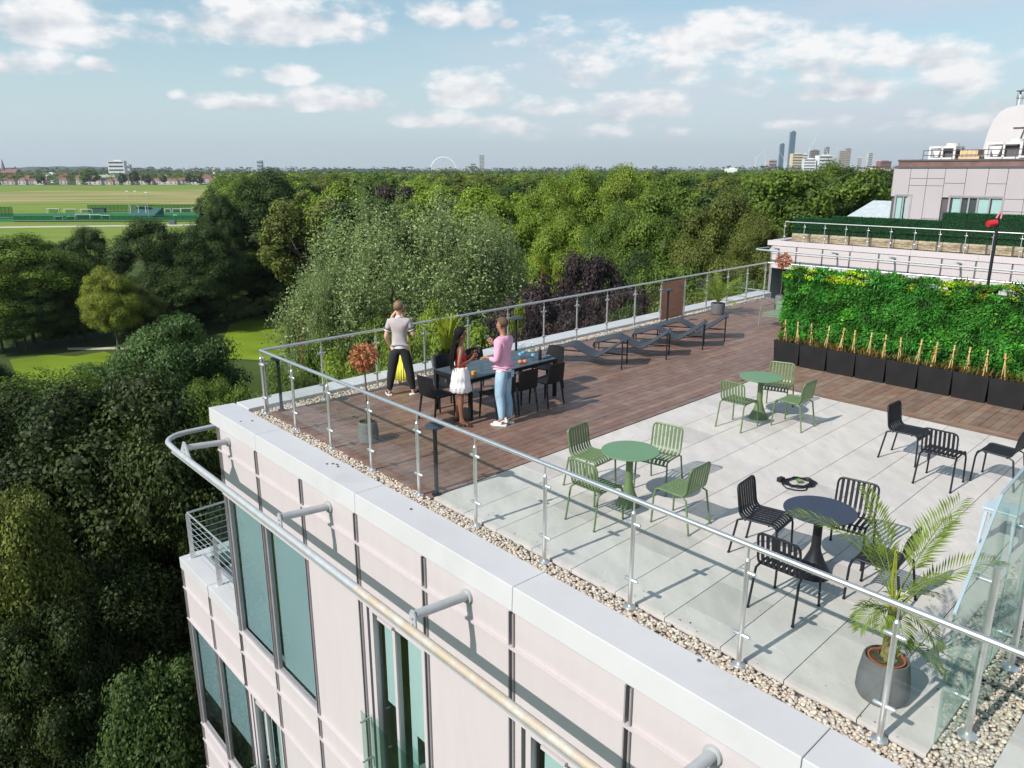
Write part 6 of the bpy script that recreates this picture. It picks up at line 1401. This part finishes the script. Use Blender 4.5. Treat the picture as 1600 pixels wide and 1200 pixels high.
def chiller(s, t, w, d, h, label):
    p = ST(s, t, 4.62); o = thing('chiller_unit', label, 'air conditioner', p, AA); q = MB()
    for sx in (-1, 1):
        for sy in (-1, 1): q.box((sx * w / 2, sy * d / 2, h / 2), (.12, .12, h))
    q.box((0, 0, h - .05), (w + .1, d + .1, .12)); q.box((0, 0, .08), (w + .1, d + .1, .16)); q.box((0, -d / 2, h / 2), (.1, .1, h)); q.build('frame', M_unit, o, smooth=0)
    q = MB(); q.add([(-w / 2 + .1, -d / 2 + .05, h - .15), (-.1, -d / 2 + .05, h - .15), (-w * .18, -d / 2 + .05, .2), (-w * .3, -d / 2 + .05, .2), (-w / 2 + .1, -d / 2 + .3, h - .15), (-.1, -d / 2 + .3, h - .15), (-w * .18, -d / 2 + .3, .2), (-w * .3, -d / 2 + .3, .2)], [(0, 3, 2, 1), (4, 5, 6, 7), (0, 1, 5, 4), (1, 2, 6, 5), (2, 3, 7, 6), (3, 0, 4, 7)]); q.build('coil_panel', M_unit, o, smooth=0)
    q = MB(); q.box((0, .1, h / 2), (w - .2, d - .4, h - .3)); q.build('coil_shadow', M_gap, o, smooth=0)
    q = MB(); q.lathe([(.35, h), (.38, h + .18), (.33, h + .18)], (w * .22, 0, 0), 18); q.build('fan', M_unit, o)
chiller(PS + 1.80, PT + 3, 1.35, 1.3, .80, 'white chiller frame with a funnel shaped panel on the roof edge')
chiller(PS + 5.0, PT + 3.2, 1.7, 1.4, .95, 'white chiller unit in front of the curved roof')
p = ST(PS + 3.2, PT + 3, 4.62); o = thing('timber_crate_unit', 'buff boxed unit between the chillers', 'plant unit', p, AA); q = MB()
q.box((0, 0, .42), (.95, 1.0, .34))
for k in range(4): q.box((-.36 + .24 * k, -.52, .42), (.05, .04, .34))
q.box((0, 0, .12), (1.1, .9, .2)); q.build('housing', mat('buff_panel', (.55, .42, .25), .7), o, smooth=0)
p = ST(VS + .95, VT + 2.5, 4.6); o = thing('flue', 'steel flue pipe at the left of the curved roof', 'chimney', p); q = MB(); q.cyl((0, 0, 0), (0, 0, 3.95), .17, n=16); q.build('pipe', M_steel, o)
q = MB(); q.cyl((0, 0, 4.15), (0, 0, 4.2), .24, n=16); q.cyl((0, 0, 3.9), (0, 0, 4.2), .05, n=6); q.build('cowl', M_gap, o); q = MB(); q.cyl((-.25, 0, 0), (-.25, 0, 3.0), .03, n=6); q.build('stay', M_gap, o)
p = ST(VS + 2.4, VT, 7.75); o = thing('television_aerial', 'comb-like television aerial on top of the curved roof', 'aerial', p, AA); q = MB(); q.cyl((0, 0, 0), (0, 0, .5), .03, n=6); q.cyl((-1.0, 0, .42), (1.4, 0, .42), .02, n=6)
for k in range(10): q.cyl((-.9 + .24 * k, 0, .30), (-.9 + .24 * k, 0, .55), .014, n=5)
q.tube([(-1.0, 0, .42), (-.95, 0, .7), (-.7, 0, .95)], .015, 5); q.build('aerial', M_gap, o)
p = ST(PS + .5, PT + .9, 4.62); o = thing('roof_guard_rail', 'thin dark guard rail along the penthouse roof edge', 'railing', p); q = MB(p)
for z in (.45, .9): q.cyl(ST(PS + 1.2, PT + .9, 4.62 + z * .6), ST(16, PT + .9, 4.62 + z * .6), .022, n=5)
for k in range(12): q.cyl(ST(PS + 1.2 + 1.6 * k, PT + .9, 4.62), ST(PS + 1.2 + 1.6 * k, PT + .9, 5.17), .022, n=5)
q.build('rail', M_gap, o)
q = MB(); q.o = ST(PS + 8, PT + 1.5, 4.62)
for k in range(3): q.tube([ST(PS + 6.0 + k * .3, PT + 1.6 + .2 * k, 4.75 + .1 * k), ST(PS + 9 + k * .3, PT + 1.6 + .2 * k, 4.8 + .1 * k), ST(PS + 13, PT + 1.7 + .2 * k, 4.78 + .1 * k)], .07, 8)
tag(q.build('pipe_run', M_unit), 'bundle of white pipes along the roof before the chillers', 'pipes')
q = MB()
for k in range(150):
    if k % 3: p = ST(random.uniform(5.1, 11), random.uniform(.1, 8.2) ** 1.0, .004)
    else: p = ST(random.uniform(.2, 4.7), random.uniform(.2, 9), .004)
    if k % 5 == 0: p = ST(random.uniform(4.98, 11), .13 + random.random() ** 2 * .25, .004)
    a = random.uniform(0, 6.28); l = random.uniform(.010, .026); d = Vector((math.cos(a), math.sin(a), .25)) * l; w = Vector((-math.sin(a), math.cos(a), .1)) * l * .4
    q.cur = random.uniform(.5, 1.5); q.add([p, p + d * .5 - w, p + d, p + d * .5 + w], [(0, 1, 2, 3)])
tag(q.build('leaf_litter', leafmat('dry_leaf', (.16, .11, .05), (.10, .12, .04)), smooth=0), 'scattered small dry leaves and grit on the paving and deck', 'leaf litter', kind='stuff')
# ------------------------------------------------------------------ haze: one box of pale air
hz = bpy.data.meshes.new('haze'); hb = MB(); hb.box((0, 6500, 180), (28500, 15600, 406)); ho = hb.build('haze', bpy.data.materials.new('thin_air'), smooth=0)
hm = ho.data.materials[0]; hm.use_nodes = True; t = hm.node_tree; t.nodes.clear(); mo = t.nodes.new('ShaderNodeOutputMaterial'); pv_ = t.nodes.new('ShaderNodeVolumePrincipled')
pv_.inputs['Density'].default_value = 0.00005; pv_.inputs['Color'].default_value = (.80, .88, 1, 1); pv_.inputs['Anisotropy'].default_value = .2; t.links.new(pv_.outputs[0], mo.inputs['Volume']); tag(ho, 'thin pale air that fades the far skyline', 'haze', kind='stuff')
